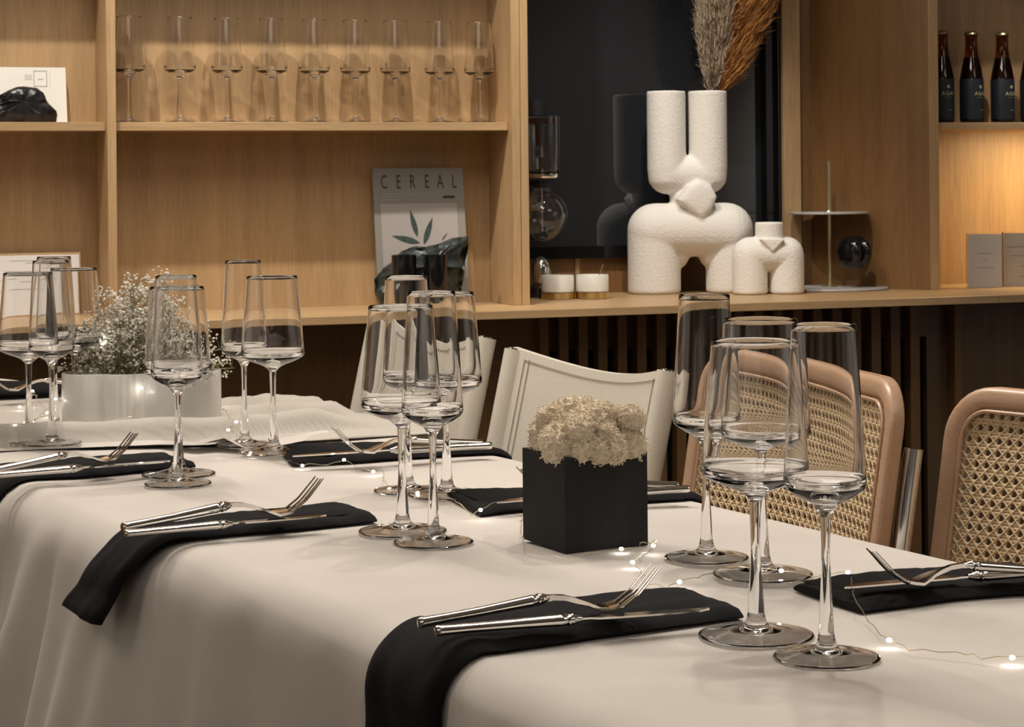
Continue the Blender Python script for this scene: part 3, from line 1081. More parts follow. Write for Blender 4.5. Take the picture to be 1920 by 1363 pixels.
random.seed(11)
fb = thing('babys_breath', 'dried cream baby\'s breath sprays standing in the white planter', 'flowers', (plt.location.x, plt.location.y, plt.location.z + .01), 0)
stems = MB(); bl = MB()
import bmesh
bmi = bmesh.new(); bmesh.ops.create_icosphere(bmi, subdivisions=1, radius=1.0)
ico_v = [v.co.copy() for v in bmi.verts]; ico_f = [tuple(v.index for v in f.verts) for f in bmi.faces]; bmi.free()


def blob(c, r):
    o = len(bl.v)
    R = Matrix.Rotation(random.random() * 6, 3, Vector((random.random(), random.random(), random.random() + .1)).normalized())
    for v in ico_v:
        q = R @ v
        k = r * random.uniform(.75, 1.2)
        bl.v.append((c.x + q.x * k, c.y + q.y * k, c.z + q.z * k * .8))
    bl.f.extend(tuple(o + i for i in f) for f in ico_f)


def spray(base, tip, n_heads, spread):
    mid = base.lerp(tip, .5) + Vector((random.uniform(-.01, .01), random.uniform(-.01, .01), random.uniform(0, .012)))
    stems.tube([base, mid, tip], [.0009, .0007, .0005], 4, caps=False)
    for k in range(n_heads):
        t = random.uniform(.45, 1.0)
        a = base.lerp(mid, t * 2) if t < .5 else mid.lerp(tip, t * 2 - 1)
        d = Vector((random.gauss(0, 1), random.gauss(0, .8), random.gauss(.25, .8))).normalized()
        e = a + d * spread * random.uniform(.4, 1.1)
        stems.tube([a, a.lerp(e, .5) + Vector((0, 0, .002)), e], .00035, 3, caps=False)
        for q in range(random.randint(3, 5)):
            d2 = (d + Vector((random.gauss(0, .7), random.gauss(0, .7), random.gauss(.2, .6)))).normalized()
            f_ = e + d2 * random.uniform(.003, .010)
            stems.tube([e, f_], .00025, 3, caps=False)
            blob(f_, random.uniform(.0013, .0024))


O = fb.location
targets = []
for px, py in ((150, 655), (165, 640), (185, 620), (200, 600), (215, 585), (235, 555), (250, 535), (268, 545), (288, 525), (300, 545), (225, 620), (255, 600), (285, 580), (310, 600), (330, 590), (350, 600), (365, 590),
               (240, 640), (270, 650), (300, 640), (330, 650), (360, 640), (385, 650), (400, 640), (415, 655), (425, 680), (440, 690), (130, 690), (145, 665), (175, 665), (205, 660), (205, 570), (275, 560), (322, 570), (355, 615), (190, 690), (230, 690), (260, 680),
               (170, 600), (195, 560), (262, 622), (315, 625), (345, 665), (375, 672), (290, 605), (245, 545), (258, 528), (282, 540), (230, 570), (222, 560), (292, 518), (180, 575), (165, 625), (300, 575), (270, 585), (250, 610), (335, 575), (140, 672), (210, 640), (278, 660)):
    dy = random.uniform(-.05, .07)
    targets.append(PY(px, py, O.y + dy) - O)
for tg in targets:
    base = Vector((random.uniform(-.05, .05), random.uniform(-.02, .02), .05))
    spray(base, tg, random.randint(17, 24), .021)
stems.build('stems', 'stem_green', fb)['kind'] = 'stuff'
bl.build('blossoms', 'blossom', fb, smooth=60)['kind'] = 'stuff'

# ------------------------------------------------------------------ string lights


def wire_path(pts, wob=.002, seed=0):
    out = []
    for a, b in zip(pts, pts[1:]):
        n = max(2, int((b - a).length / .008))
        for k in range(n):
            t = k / n
            p = a.lerp(b, t)
            w_ = wob * math.sin(math.pi * t)
            p = p + Vector((noise.noise(p * 60 + Vector((seed, 0, 0))), noise.noise(p * 60 + Vector((0, seed, 5))), abs(noise.noise(p * 50)) * .8)) * w_
            out.append(p)
    out.append(pts[-1])
    return out


def string(label, nodes, seed=0):
    """nodes: (px, py, z or ('Y', depth), lit)"""
    pts = []
    for px, py, z, lit in nodes:
        pts.append(PY(px, py, z[1]) if isinstance(z, tuple) else PZ(px, py, z))
    g = thing('fairy_lights', label, 'string lights', pts[0])
    O_ = pts[0].copy()
    rel = [p - O_ for p in pts]
    MB().tube(wire_path(rel, .006, seed), .00035, 5).build('wire', 'brass_pale', g)
    lp = None
    for (px, py, z, lit), p in zip(nodes, rel):
        if not lit: continue
        if lp is None:
            lp = MB().ico((0, 0, 0), .0021, 2, (1, 1, .8)).build('led', 'led', g); q = lp
        else:
            q = lp.copy(); COL.objects.link(q); q.parent = g
        q.location = p
    return g


zt = ZT + .004
string('thin wire of tiny white lights winding across the near table to the right edge', [
    (470, 850, ZT + .008, 1), (520, 862, zt, 0), (567, 873, zt, 1), (612, 872, ZT + .006, 0), (645, 862, ZT + .015, 1), (668, 876, ZT + .004, 0), (700, 884, zt, 1), (716, 882, zt, 0), (718, 900, zt, 0), (730, 918, zt, 1), (783, 924, ZT + .006, 1),
    (838, 932, ZT + .014, 0), (865, 946, ZT + .014, 0), (885, 968, zt, 0), (901, 956, ZT + .012, 1), (940, 940, ZT + .016, 0), (986, 932, ZT + .018, 1), (984, 956, ZT + .006, 0), (976, 990, zt, 0), (984, 1032, zt, 0), (1060, 1048, zt, 0), (1165, 1029, ZT + .006, 1),
    (1196, 1036, zt, 0), (1200, 1018, ZT + .012, 0), (1212, 1018, ZT + .012, 0), (1225, 1023, ZT + .010, 1), (1232, 1012, ZT + .016, 0), (1222, 1030, zt, 0), (1186, 1054, ZT + .006, 1), (1206, 1078, zt, 0), (1216, 1096, zt, 0), (1250, 1104, zt, 0), (1274, 1091, ZT + .005, 1),
    (1310, 1084, zt, 0), (1345, 1070, zt, 0), (1400, 1064, ZT + .012, 0), (1465, 1070, ZT + .010, 1), (1530, 1082, zt, 0), (1560, 1076, zt, 0), (1590, 1073, ZT + .006, 1), (1598, 1098, ZT + .015, 0), (1600, 1115, ZT + .017, 0), (1625, 1160, zt, 0), (1648, 1188, zt, 0), (1667, 1200, ZT + .006, 1),
    (1705, 1220, zt, 0), (1760, 1223, zt, 0), (1812, 1228, zt, 0), (1840, 1236, zt, 0), (1898, 1233, ZT + .006, 1), (1960, 1240, zt, 0)], 1)
zf = ZT + .010
yf = pc.y
string('thin wire of tiny white lights twined through the flowers and round the white planter', [
    (20, 763, zf, 0), (37, 763, zf, 1), (55, 757, zf, 1), (61, 733, ('Y', 3.0), 1), (70, 750, zf, 0), (88, 774, zf, 1), (96, 778, zf, 1), (47, 793, ZT + .03, 1), (28, 798, ZT + .03, 1), (62, 790, ZT + .02, 0), (104, 748, ('Y', 2.86), 1), (128, 780, ('Y', 2.84), 0), (160, 790, ('Y', 2.83), 0), (192, 797, ('Y', 2.80), 1),
    (250, 780, ('Y', 2.82), 0), (262, 750, ('Y', 2.83), 0), (265, 727, ('Y', 2.84), 1), (262, 700, ('Y', 2.86), 0), (240, 670, ('Y', 2.9), 0), (192, 645, ('Y', 2.90), 1), (193, 632, ('Y', 2.90), 1), (230, 600, ('Y', 2.92), 0), (264, 581, ('Y', 2.92), 1), (290, 582, ('Y', 2.94), 1), (313, 603, ('Y', 2.94), 1), (340, 630, ('Y', 2.95), 0), (368, 648, ('Y', 2.95), 1), (368, 661, ('Y', 2.95), 1), (395, 700, ('Y', 2.97), 0),
    (408, 740, ('Y', 2.97), 1), (412, 762, ('Y', 2.98), 0), (430, 780, ZT + .035, 0), (443, 791, ZT + .034, 1), (428, 806, ZT + .032, 1), (445, 815, ZT + .012, 0), (442, 828, ZT + .010, 0), (470, 850, ZT + .008, 0)], 2)

# ------------------------------------------------------------------ white leather chairs


def leather_chair(label, PL, PR, width_extra=0.0):
    """PL, PR: world points of the top left and top right of the backrest"""
    v = PR - PL; v.z = 0
    Wd = v.length; ang = math.atan2(v.y, v.x)
    top = (PL.z + PR.z) / 2
    g = thing('leather_chair', label, 'chair', (PL.x, PL.y, 0), ang, 'white leather chairs along the far table side')
    lean = math.tan(math.radians(13)); Hh = .20

    def bpt(x, z, off_=0):
        # local: x along, y away from the table (positive), sag towards the back in the middle
        u = x / Wd
        sag = .035 * math.sin(math.pi * u)
        return (x, (z - top) * lean + sag + off_, z)
    rows_f = []
    for i in range(33):
        x = Wd * i / 32
        u = i / 32
        dip = -.022 * math.sin(math.pi * u) 
        col = []
        for z in frange(top + dip, top - Hh, 10): col.append(Vector(bpt(x, z, -.0)))
        for z in frange(top - Hh, top + dip, 10): col.append(Vector(bpt(x, z, .008)))
        col.append(col[0])
        rows_f.append(col)
    mb = MB().grid(rows_f)
    brst = mb.build('backrest', 'leather_white', g, smooth=50)
    for k in (0, 1):
        x = 0 if k == 0 else Wd
        MB().tube([bpt(x, top - .004, .004), bpt(x, top - Hh - .0, .004)], .0155, 16).build('sleeve', 'leather_white', g)
        MB().tube([bpt(x, top - .002, .004), bpt(x, .47, .004), (x, (.47 - top) * lean + .0, .02)], .011, 12).build('post', 'chrome', g)
    for xo in (.030, .040):
        for side in (0, 1):
            x = xo if side == 0 else Wd - xo
            MB().tube([bpt(x, z, -.0012) for z in frange(top - .016, top - Hh + .01, 12)], .0006, 5).build('stitching', 'stitch', brst)
    MB().tube([bpt(x, top - .012 - .022 * math.sin(math.pi * x / Wd), -.0012) for x in frange(.03, Wd - .03, 24)], .0006, 5).build('stitching', 'stitch', brst)
    yb = (.46 - top) * lean
    MB().box((.01, yb - .40, .445), (Wd - .01, yb + .01, .46), .004).build('seat', 'leather_white', g)
    for x in (.0, Wd):
        MB().tube([(x, yb - .40, .02), (x, yb - .40, .45), (x, yb, .45)], .011, 12).build('front_leg', 'chrome', g)
        MB().tube([(x, yb - .41, .012), (x, yb + .03, .012)], .011, 10).build('runner', 'chrome', g)
    return g


leather_chair('white leather chair behind the black cube planter, its whole back showing', PY(962, 650, 3.05), PY(1250, 692, 2.68))
leather_chair('white leather chair partly hidden behind the middle cluster of glasses', PY(703, 596, 3.42), PY(908, 636, 3.08))

# ------------------------------------------------------------------ cane chairs


def cane_chair(label, PL, width, dirang, mirror=1.0):
    g = thing('cane_chair', label, 'chair', (PL.x, PL.y, 0), dirang, 'cane-backed chairs along the far table side')
    top = PL.z; Hh = .30; lean = math.tan(math.radians(9)); Wd = width

    def bpt(x, z, o_=0):
        u = x / Wd
        return Vector((x, (z - top) * lean + .030 * math.sin(math.pi * u) + o_, z))
    # frame: rounded-rectangle centreline
    fw = .0105
    R = .045
    cx = [(R + fw, top - R - fw), (Wd - R - fw, top - R - fw), (Wd - R - fw, top - Hh + R + fw), (R + fw, top - Hh + R + fw)]
    path = []
    for (x, z), a0 in zip(cx, (180, 90, 0, -90)):
        for k in range(9):
            a = math.radians(a0 - 90 * k / 8)
            path.append((x + R * math.cos(a), z + R * math.sin(a)))
    # densify straight runs
    dense = []
    for i in range(len(path)):
        a = path[i]; b = path[(i + 1) % len(path)]
        L = math.hypot(b[0] - a[0], b[1] - a[1]); n = max(1, int(L / .012))
        for k in range(n): dense.append((a[0] + (b[0] - a[0]) * k / n, a[1] + (b[1] - a[1]) * k / n))
    nD = len(dense)
    rows = []
    prof = [(-1, -.55), (-.8, -.85), (-.4, -1), (.4, -1), (.8, -.85), (1, -.55), (1, .55), (.8, .85), (.4, 1), (-.4, 1), (-.8, .85), (-1, .55)]
    for i in range(nD):
        x0, z0 = dense[i - 1]; x1, z1 = dense[(i + 1) % nD]
        t = Vector((x1 - x0, z1 - z0)).normalized(); nrm = Vector((t.y, -t.x))
        row = []
        for a, b_ in prof:
            row.append(bpt(dense[i][0] + nrm.x * a * fw, dense[i][1] + nrm.y * a * fw, b_ * .0100))
        row.append(row[0]); rows.append(row)
    MB().grid(rows, closed_u=True).build('back_frame', 'beech', g, smooth=50)
    # spline bead
    k = (R - fw * .0) ; inner = []
    def inset(d):
        out = []
        for (x, z), a0 in zip(cx, (180, 90, 0, -90)):
            for q in range(9):
                a = math.radians(a0 - 90 * q / 8)
                out.append((x + (R - d) * math.cos(a), z + (R - d) * math.sin(a)))
        out.append(out[0])
        o2 = []
        for a, b_ in zip(out, out[1:]):
            L = math.hypot(b_[0] - a[0], b_[1] - a[1]); n = max(1, int(L / .012))
            for q in range(n): o2.append((a[0] + (b_[0] - a[0]) * q / n, a[1] + (b_[1] - a[1]) * q / n))
        o2.append(out[0])
        return o2
    MB().tube([bpt(x, z, -.0085) for x, z in inset(fw + .004)], .0022, 6, caps=False).build('bead', 'beech', g)
    # cane strands
    x0, x1, z1, z0 = fw * 2 - .002, Wd - fw * 2 + .002, top - 2 * fw + .002, top - Hh + 2 * fw - .002
    Ri = R - fw + .002

    def inside(x, z):
        if x < x0 or x > x1 or z < z0 or z > z1: return False
        for ax, sx in ((x0 + Ri, -1), (x1 - Ri, 1)):
            for az, sz in ((z0 + Ri, -1), (z1 - Ri, 1)):
                if (x - ax) * sx > 0 and (z - az) * sz > 0 and math.hypot(x - ax, z - az) > Ri: return False
        return True
    pit = .0130
    mb = MB()

    def strand(pa, pb, hw, o_, wob=0.0):
        L = math.hypot(pb[0] - pa[0], pb[1] - pa[1])
        if L < .004: return
        n = max(2, int(L / .009))
        ux, uz = (pb[0] - pa[0]) / L, (pb[1] - pa[1]) / L
        nx, nz = -uz, ux
        run = []
        def flush():
            if len(run) > 1: mb.grid(list(run))
        for q in range(n + 1):
            x = pa[0] + (pb[0] - pa[0]) * q / n; z = pa[1] + (pb[1] - pa[1]) * q / n
            if inside(x, z):
                oo = o_ + wob * math.sin(q * math.pi)
                run.append([bpt(x - nx * hw, z - nz * hw, oo + .0003), bpt(x, z, oo - .0004), bpt(x + nx * hw, z + nz * hw, oo + .0003)])
            else:
                flush(); run = []
        flush()
    nx_ = int((x1 - x0) / pit) + 1; nz_ = int((z1 - z0) / pit) + 1
    for i in range(nx_):
        x = x0 + (i + .35) * pit
        for d in (-.0019, .0019): strand((x + d, z0), (x + d, z1), .0014, -.0022)
    for j in range(nz_):
        z = z1 - (j + .35) * pit
        for d in (-.0019, .0019): strand((x0, z + d), (x1, z + d), .0014, -.0030)
    for i in range(-nz_ - 2, nx_ + 2):
        xa = x0 + (i + .85) * pit; za = z1 - .35 * pit + (0) * pit
        n = nz_ + 2
        strand((xa, za + pit), (xa + n * pit + pit, za - n * pit), .0008, -.0036)
        xb = x0 + (i + .85 + nz_) * pit
        strand((xb, za + pit), (xb - n * pit - pit, za - n * pit), .0008, -.0036)
    cp = mb.build('cane_webbing', 'cane', g, smooth=60)
    cp['kind'] = 'stuff'
    md = cp.modifiers.new('thick', 'SOLIDIFY'); md.thickness = .0007; md.offset = 1
    # cantilever tube frame
    for k in (0, 1):
        x = .006 if k == 0 else Wd - .004
        of = Vector((0, .024, 0))
        MB().tube([bpt(x, top - .072) + of, bpt(x, .50) + of, Vector((x, (.46 - top) * lean - .0, .452)), Vector((x, (.46 - top) * lean - .42, .445)),
                   Vector((x, (.46 - top) * lean - .45, .41)), Vector((x, (.46 - top) * lean - .45, .03)), Vector((x, (.46 - top) * lean - .42, .0125)), Vector((x, (.46 - top) * lean + .02, .0125))], .0105, 14).build('tube_frame', 'chrome', g)
    yb = (.46 - top) * lean
    MB().box((.0, yb - .42, .458), (Wd, yb - .02, .482), .006).build('seat', 'beech', g)
    return g


def dir_ang(a, b): return math.atan2((b - a).y, (b - a).x)


CA, CB = PY(1322, 672, 2.63), PY(1695, 697, 2.20)
CB2 = Vector((CB.x, CB.y, CA.z))
cane_chair('cane-backed chair with pale bent wood frame seen through the right glasses', Vector((CA.x, CA.y, (CA.z + CB.z) / 2)), (Vector((CA.x, CA.y, 0)) - Vector((CB.x, CB.y, 0))).length, dir_ang(CA, CB))
DA = PY(1789, 719, 2.25)
cane_chair('cane-backed chair with pale bent wood frame cut by the right edge of the photo', DA, .46, math.radians(-61.5))

# ------------------------------------------------------------------ sculptural vases


def remeshed(mb, name, mat, parent, voxel):
    o = mb.build(name, mat, parent, smooth=0)
    r = o.modifiers.new('remesh', 'REMESH'); r.mode = 'VOXEL'; r.voxel_size = voxel; r.use_smooth_shade = True
    s = o.modifiers.new('soft', 'SMOOTH'); s.factor = .6; s.iterations = 10
    return o


def capsule(mb, a, b, rx, ry, n=28):
    """tube from a to b with rounded ends"""
    a = Vector(a); b = Vector(b); t = (b - a).normalized()
    pts = []; rs = []
    for k in range(7):
        q = math.radians(-90 + 15 * k); pts.append(a + t * math.sin(q) * rx); rs.append(max(rx * math.cos(q), .0003))
    for k in range(7):
        q = math.radians(15 * k); pts.append(b + t * math.sin(q) * rx); rs.append(max(rx * math.cos(q), .0003))
    mb.tube(pts, rs, n)


VBY = .0
vy = PZ(1295, 549, CT)
vase = thing('arch_vase', 'large white textured sculptural vase, U-shaped top on an arch, on the counter', 'vase', vy, TH * .35)
k = vy.y / F                      # metres per pixel at the vase


def vx(px): return (px - 1295) * k


def vz(py): return (552 - py) * k


mb = MB()
for cx, rl in ((vx(1226), .0625), (vx(1370), .0565)):
    mb.lathe([(0, 0), (rl - .004, 0), (rl, .004), (rl, vz(440)), (0, vz(440))], 36, (cx, 0, 0), 1.0, .95)
capsule(mb, (vx(1227), 0, vz(434)), (vx(1364), 0, vz(434)), .0635, .060)
mb.box((vx(1240), -.052, vz(480)), (vx(1350), .052, vz(400)), .03)
mb.ico((vx(1267), 0, vz(482)), .032, 3)
mb.ico((vx(1337), 0, vz(482)), .032, 3)
# U top
ru_ = .0455
for cx in (vx(1251.5), vx(1330.5)):
    mb.lathe([(0, vz(312) - .02), (ru_ * .5, vz(360)), (ru_ * .93, vz(345)), (ru_, vz(320)), (ru_, vz(173) - .0), (ru_ - .006, vz(172)), (ru_ - .008, vz(180)), (ru_ - .008, vz(230)), (0, vz(232))], 36, (cx, 0, 0))
capsule(mb, (vx(1252), 0, vz(331)), (vx(1330), 0, vz(331)), .0450, .0450)
# neck and diamond
mb.lathe([(0, vz(400)), (.052, vz(400)), (.049, vz(384)), (.049, vz(366)), (.040, vz(356)), (0, vz(356))], 28, (vx(1296), 0, 0), 1, .9)
out_ = [(1308, 414), (1327, 395), (1337, 372), (1327, 352), (1304, 341), (1284, 351), (1262, 378), (1286, 398)]
cxp, zc_ = vx(1302), vz(376)
dm = []
for yy, f in ((-.069, .35), (-.067, .75), (-.062, 1.0), (0, 1.0)):
    dm.append([(cxp + (vx(x) - cxp) * f, yy, zc_ + (vz(z) - zc_) * f) for x, z in out_])
for r_ in dm: r_.append(r_[0])
st = len(mb.v); mb.grid(dm); nn = 9
mb.f.append(tuple(st + q for q in range(8))); mb.f.append(tuple(st + 3 * nn + q for q in range(8))[::-1])
remeshed(mb, 'body', 'plaster_white', vase, .0032)

sy = PZ(1436, 549, CT)
v2 = thing('arch_vase', 'small white textured arch vase with square neck, right of the large one', 'vase', sy + Vector((0, -.05, 0)), TH * .35)
k2 = (sy.y - .05) / F
mb = MB()
for cx in (-.0435, .0435):
    mb.lathe([(0, 0), (.036, 0), (.0405, .004), (.0405, .090), (0, .090)], 28, (cx, 0, 0), 1, 1)
capsule(mb, (-.0425, 0, .092), (.0425, 0, .092), .0405, .0405)
mb.lathe([(0, .09), (.0325, .09), (.0325, .165), (.029, .167), (.024, .165), (.024, .150), (0, .150)], 28, (.002, -.004, 0))
mb.add([(-.028, -.044, .128), (.030, -.044, .128), (.001, -.046, .098), (-.028, .0, .128), (.030, .0, .128), (.001, .0, .098)], [(0, 2, 1), (3, 4, 5), (0, 1, 4, 3), (1, 2, 5, 4), (2, 0, 3, 5)])
remeshed(mb, 'body', 'plaster_white', v2, .0020)

# ------------------------------------------------------------------ pampas


def plume(label, name, base, tip, width, mat, n, droop, seed, sweep=0.0):
    random.seed(seed)
    g = thing(name, label, 'dried grass', base)
    tip = tip - base
    MB().tube([(0, 0, -.10), (0, 0, 0), tuple(tip * .5), tuple(tip)], .0016, 6).build('stalk', 'stem_green', g)
    mb = MB()
    for i in range(n):
        t = random.random() ** .8
        a = tip * t
        d = Vector((random.gauss(0, 1), random.gauss(0, .8), 0)).normalized()
        L = random.uniform(.045, .085)
        env = width * (.55 + .6 * math.sin(math.pi * min(1, t * 1.1)))
        end = a + tip.normalized() * L * random.uniform(.6, 1.2) + d * env * random.uniform(.25, 1.0) + Vector((sweep * random.random(), 0, 0))
        midp = a.lerp(end, .5) + d * env * .35
        w_ = random.uniform(.0006, .0018)
        side = Vector((random.gauss(0, 1), random.gauss(0, 1), random.gauss(0, 1))).normalized() * w_
        p0, p1, p2 = a, midp, end
        mb.add([p0 - side, p0 + side, p1 - side, p1 + side, p2], [(0, 1, 3, 2), (2, 3, 4)])
        end2 = end + Vector((d.x * .02, d.y * .02, -droop * random.random()))
        for q in range(2):
            s2 = side * .5
            p3 = end + Vector((random.gauss(0, .010), random.gauss(0, .010), random.gauss(.004, .012)))
            mb.add([midp.lerp(end, .5) - s2, midp.lerp(end, .5) + s2, p3], [(0, 1, 2)])
    o = mb.build('plume', mat, g, smooth=0)
    o['kind'] = 'stuff'
    return g


vt = vase.location
yb_ = vt.y
plume('beige dried pampas grass rising from the right tube of the large white vase', 'pampas_grass', PY(1334, 172, yb_) + Vector((0, 0, -.012)), PY(1345, -160, yb_ - .01),   .047, 'pampas_beige', 3000, .01, 3)
plume('rust orange dried pampas grass leaning right out of the large white vase', 'pampas_grass', PY(1345, 170, yb_ + .015) + Vector((0, 0, -.012)), PY(1445, -150, yb_ + .05), .052, 'pampas_orange', 3200, .03, 4, sweep=.035)

# ------------------------------------------------------------------ cake stand, hook, siphon, jars
cs = PZ(1556, 539, CT + .004)
st_ = thing('tiered_stand', 'two-tier stand with round grey plates on a slim brass rod, on the counter', 'stand', (cs.x, cs.y, CT), 0)
kk = cs.y / F
MB().lathe([(0, 0), (.137, 0), (.139, .003), (.137, .006), (0, .006)], 56).build('lower_plate', 'stone_grey', st_)
MB().lathe([(0, .006), (.018, .006), (.016, .008), (0, .009)], 24).build('rod_base', 'brass_pale', st_)
zu = (537 - 396) * kk
MB().lathe([(0, zu), (.094, zu), (.095, zu + .002), (.094, zu + .005), (0, zu + .005)], 48).build('upper_plate', 'stone_grey', st_)
MB().lathe([(0, zu + .005), (.011, zu + .005), (.010, zu + .008), (0, zu + .009)], 20).build('collar', 'brass_pale', st_)
MB().tube([(0, 0, .008), (0, 0, (537 - 297) * kk)], .0043, 12).build('rod', 'brass_pale', st_)
# the black double-dome wall knob on the angled board
kp = PY(1600, 473, 4.93)
kn = thing('wall_knob', 'glossy black double-dome knob on the angled oak side board', 'knob', kp, math.radians(-52))
for x, nm in ((.020, 'rear_dome'), (-.016, 'front_dome')):
    MB().ico((0, x, 0), .038, 3, (1, .42, 1)).build(nm, 'black_gloss', kn)
MB().tube([(0, .05, 0), (0, -.01, 0)], .012, 12).build('neck', 'black_gloss', kn)

# siphon coffee maker
sp = PZ(1018, 556, CT)
Y_ = sp.y
ks = Y_ / F
si = thing('siphon_brewer', 'glass siphon coffee brewer with round bulb, half hidden by the bookcase end', 'coffee maker', (sp.x, Y_, CT), 0)
zz = lambda py: (556 - py) * ks
MB().lathe([(0, 0), (.058, 0), (.058, zz(538)), (.05, zz(536)), (0, zz(536))], 36, (-.012, 0, 0)).build('base', 'black_gloss', si)
MB().lathe([(.019, zz(536)), (.022, zz(518)), (.022, zz(498)), (.017, zz(488)), (.008, zz(482)), (0, zz(478))], 24, (-.004, 0, 0)).build('burner', 'chrome', si)
MB().tube([(-.055, 0, zz(536)), (-.055, 0, zz(345)), (-.02, 0, zz(343))], .005, 10).build('stand_arm', 'black_gloss', si)
rb = 49 * ks
bulb = [(rb * math.sin(math.radians(a)), zz(404) - rb * math.cos(math.radians(a))) for a in range(0, 161, 8)]
bulb[0] = (0, bulb[0][1])
bulb2 = [(max(r - .0012, 0), z + (.0012 if i < 10 else 0)) for i, (r, z) in enumerate(bulb)][::-1]
bulb2[-1] = (0, bulb[0][1] + .0012)
MB().lathe(bulb + [(rb * .34, zz(352)), (rb * .34 - .0012, zz(352))] + bulb2, 40, (-.001, 0, 0)).build('bulb', 'glass', si, smooth=60)
MB().lathe([(0, zz(352)), (.018, zz(352)), (.021, zz(346)), (.018, zz(338)), (0, zz(338))], 24, (-.001, 0, 0)).build('clamp', 'black_matte', si)
MB().tube([(.0, 0, zz(352)), (0, 0, zz(435))], .0022, 8).build('feed_tube', 'chrome', si)
MB().lathe([(0, zz(336)), (.037, zz(334)), (.040, zz(330)), (.040, zz(326)), (.0, zz(326))], 36, (.002, 0, 0)).build('collar', 'chrome', si)
MB().lathe([(.0, zz(326)), (.037, zz(326)), (.040, zz(318)), (.040, zz(218)), (.0385, zz(218)), (.0385, zz(318)), (.0355, zz(323)), (0, zz(323))], 40, (.002, 0, 0)).build('funnel', 'glass', si)
MB().lathe([(0, zz(232)), (.037, zz(232)), (.037, zz(222)), (0, zz(222))], 36, (.002, 0, 0)).build('coffee', 'coffee', si)
MB().tube([(-.006, 0, zz(275)), (-.006, 0, zz(232))], .008, 12).build('filter', 'coffee', si)
MB().lathe([(0, zz(217)), (.024, zz(217)), (.024, zz(189)), (0, zz(189))], 30, (-.012, 0, 0)).build('lid', 'black_matte', si)

for i, (px, lab, dx) in enumerate(((1046, 'white marble condiment pot on brass base, left of the pair, with spoon', -1), (1111, 'white marble condiment pot on brass base, right of the pair, with spoon', 1))):
    p = PZ(px, 560.5 - i, CT)
    kj = p.y / F
    j = thing('condiment_pot', lab, 'pot', p, 0, 'condiment pots on the counter')
    MB().lathe([(0, 0), (30 * kj, 0), (32 * kj, .001), (32 * kj, .0145), (30 * kj, .0155), (0, .0155)], 40).build('brass_base', 'brass', j)
    MB().lathe([(0, .0157), (29.5 * kj, .0157), (30.5 * kj, .017), (30.5 * kj, .0525), (29.5 * kj, .054), (27 * kj, .054), (26.5 * kj, .045), (0, .045)], 40).build('cup', 'marble', j)
    xx = [(-.010, -.022), (.014, .024)][i]
    MB().tube([(xx[0], 0, .046), (xx[1], 0, .078)], [.0018, .0024], 8, flat=.5).build('spoon', 'brass_pale', j)

# ------------------------------------------------------------------ magazine, rocks, votives, cards


def flatcard(name, label, cat, corners_px, t_bot, t_top, z_base, mat, thick=.004, group=None):
    """card leaning on the wall; corners_px: left px, right px, top py"""
    xl_, xr_, yt_ = corners_px
    sl = PW(xl_, yt_, (t_bot + t_top) / 2)[0]; sr = PW(xr_, yt_, (t_bot + t_top) / 2)[0]
    ztp = PW((xl_ + xr_) / 2, yt_, t_top)[1]
    h = ztp - z_base
    g = wthing(name, label, cat, sl, t_bot, z_base, group)
    ln = math.atan2(t_bot - t_top, h)
    L = math.hypot(h, t_bot - t_top)
    piv = bpy.data.objects.new('board', None)
    W_ = sr - sl
    M = Matrix.Rotation(-ln, 4, 'X')
    o = MB().box((0, 0, 0), (W_, thick, L)).xf(M).build('board', mat, g)
    return g, M, W_, L


def card_part(g, M, x0, x1, z0, z1, name, mat, yo=-.0004):
    return MB().box((x0, yo, z0), (x1, yo + .0003, z1)).xf(M).build(name, mat, g)


mag, M, W_, L = flatcard('magazine', 'grey magazine titled CEREAL leaning in the bookcase bay behind a dark rock', 'magazine', (703, 873, 315), .080, .035, CT, 'paper_grey', .006)
ex = lambda px: (px - 703) / 170 * W_
ez = lambda py: L - (py - 315) / (566 - 315) * L
cov = card_part(mag, M, ex(715), ex(858), ez(540), ez(380), 'cover_picture', 'paper_cream')
lx = [(717, 'C'), (746, 'E'), (771, 'R'), (799, 'E'), (823, 'A'), (851, 'L')]
for px, ch in lx:
    o = text_part('letter', ch, 'ink', mag, (0, 0, 0), (352 - 327) / 251 * L / .70, sx=.62)
    o.matrix_local = M @ Matrix.Translation((ex(px), -.0006, ez(352))) @ Matrix.Rotation(math.pi / 2, 4, 'X') @ Matrix.Diagonal((.52, 1, 1, 1))
card_part(mag, M, ex(833), ex(855), ez(371), ez(366), 'issue_mark', 'ink')
for py in (361, 366, 372):
    card_part(mag, M, ex(718), ex(826 - (py - 361)), ez(py + .9), ez(py), 'caption', 'ink_grey')


def leaf(px0, py0, px1, py1, wid):
    a = Vector((ex(px0), 0, ez(py0))); b_ = Vector((ex(px1), 0, ez(py1)))
    d = b_ - a; n = Vector((-d.z, 0, d.x)).normalized() * wid
    pts = []
    for i in range(9): u = i / 8; pts.append(a + d * u + n * math.sin(math.pi * u ** .8))
    for i in range(7, 0, -1): u = i / 8; pts.append(a + d * u - n * math.sin(math.pi * u ** .8))
    mb = MB().prism([(p.x, p.z) for p in pts], -.0009, -.0006)
    mb.xf(M).build('printed_leaf', 'leaf_print', cov)


leaf(781, 441, 769, 390, .0060); leaf(792, 455, 811, 405, .0065); leaf(785, 452, 733, 438, .0070)
leaf(826, 448, 838, 434, .0015)


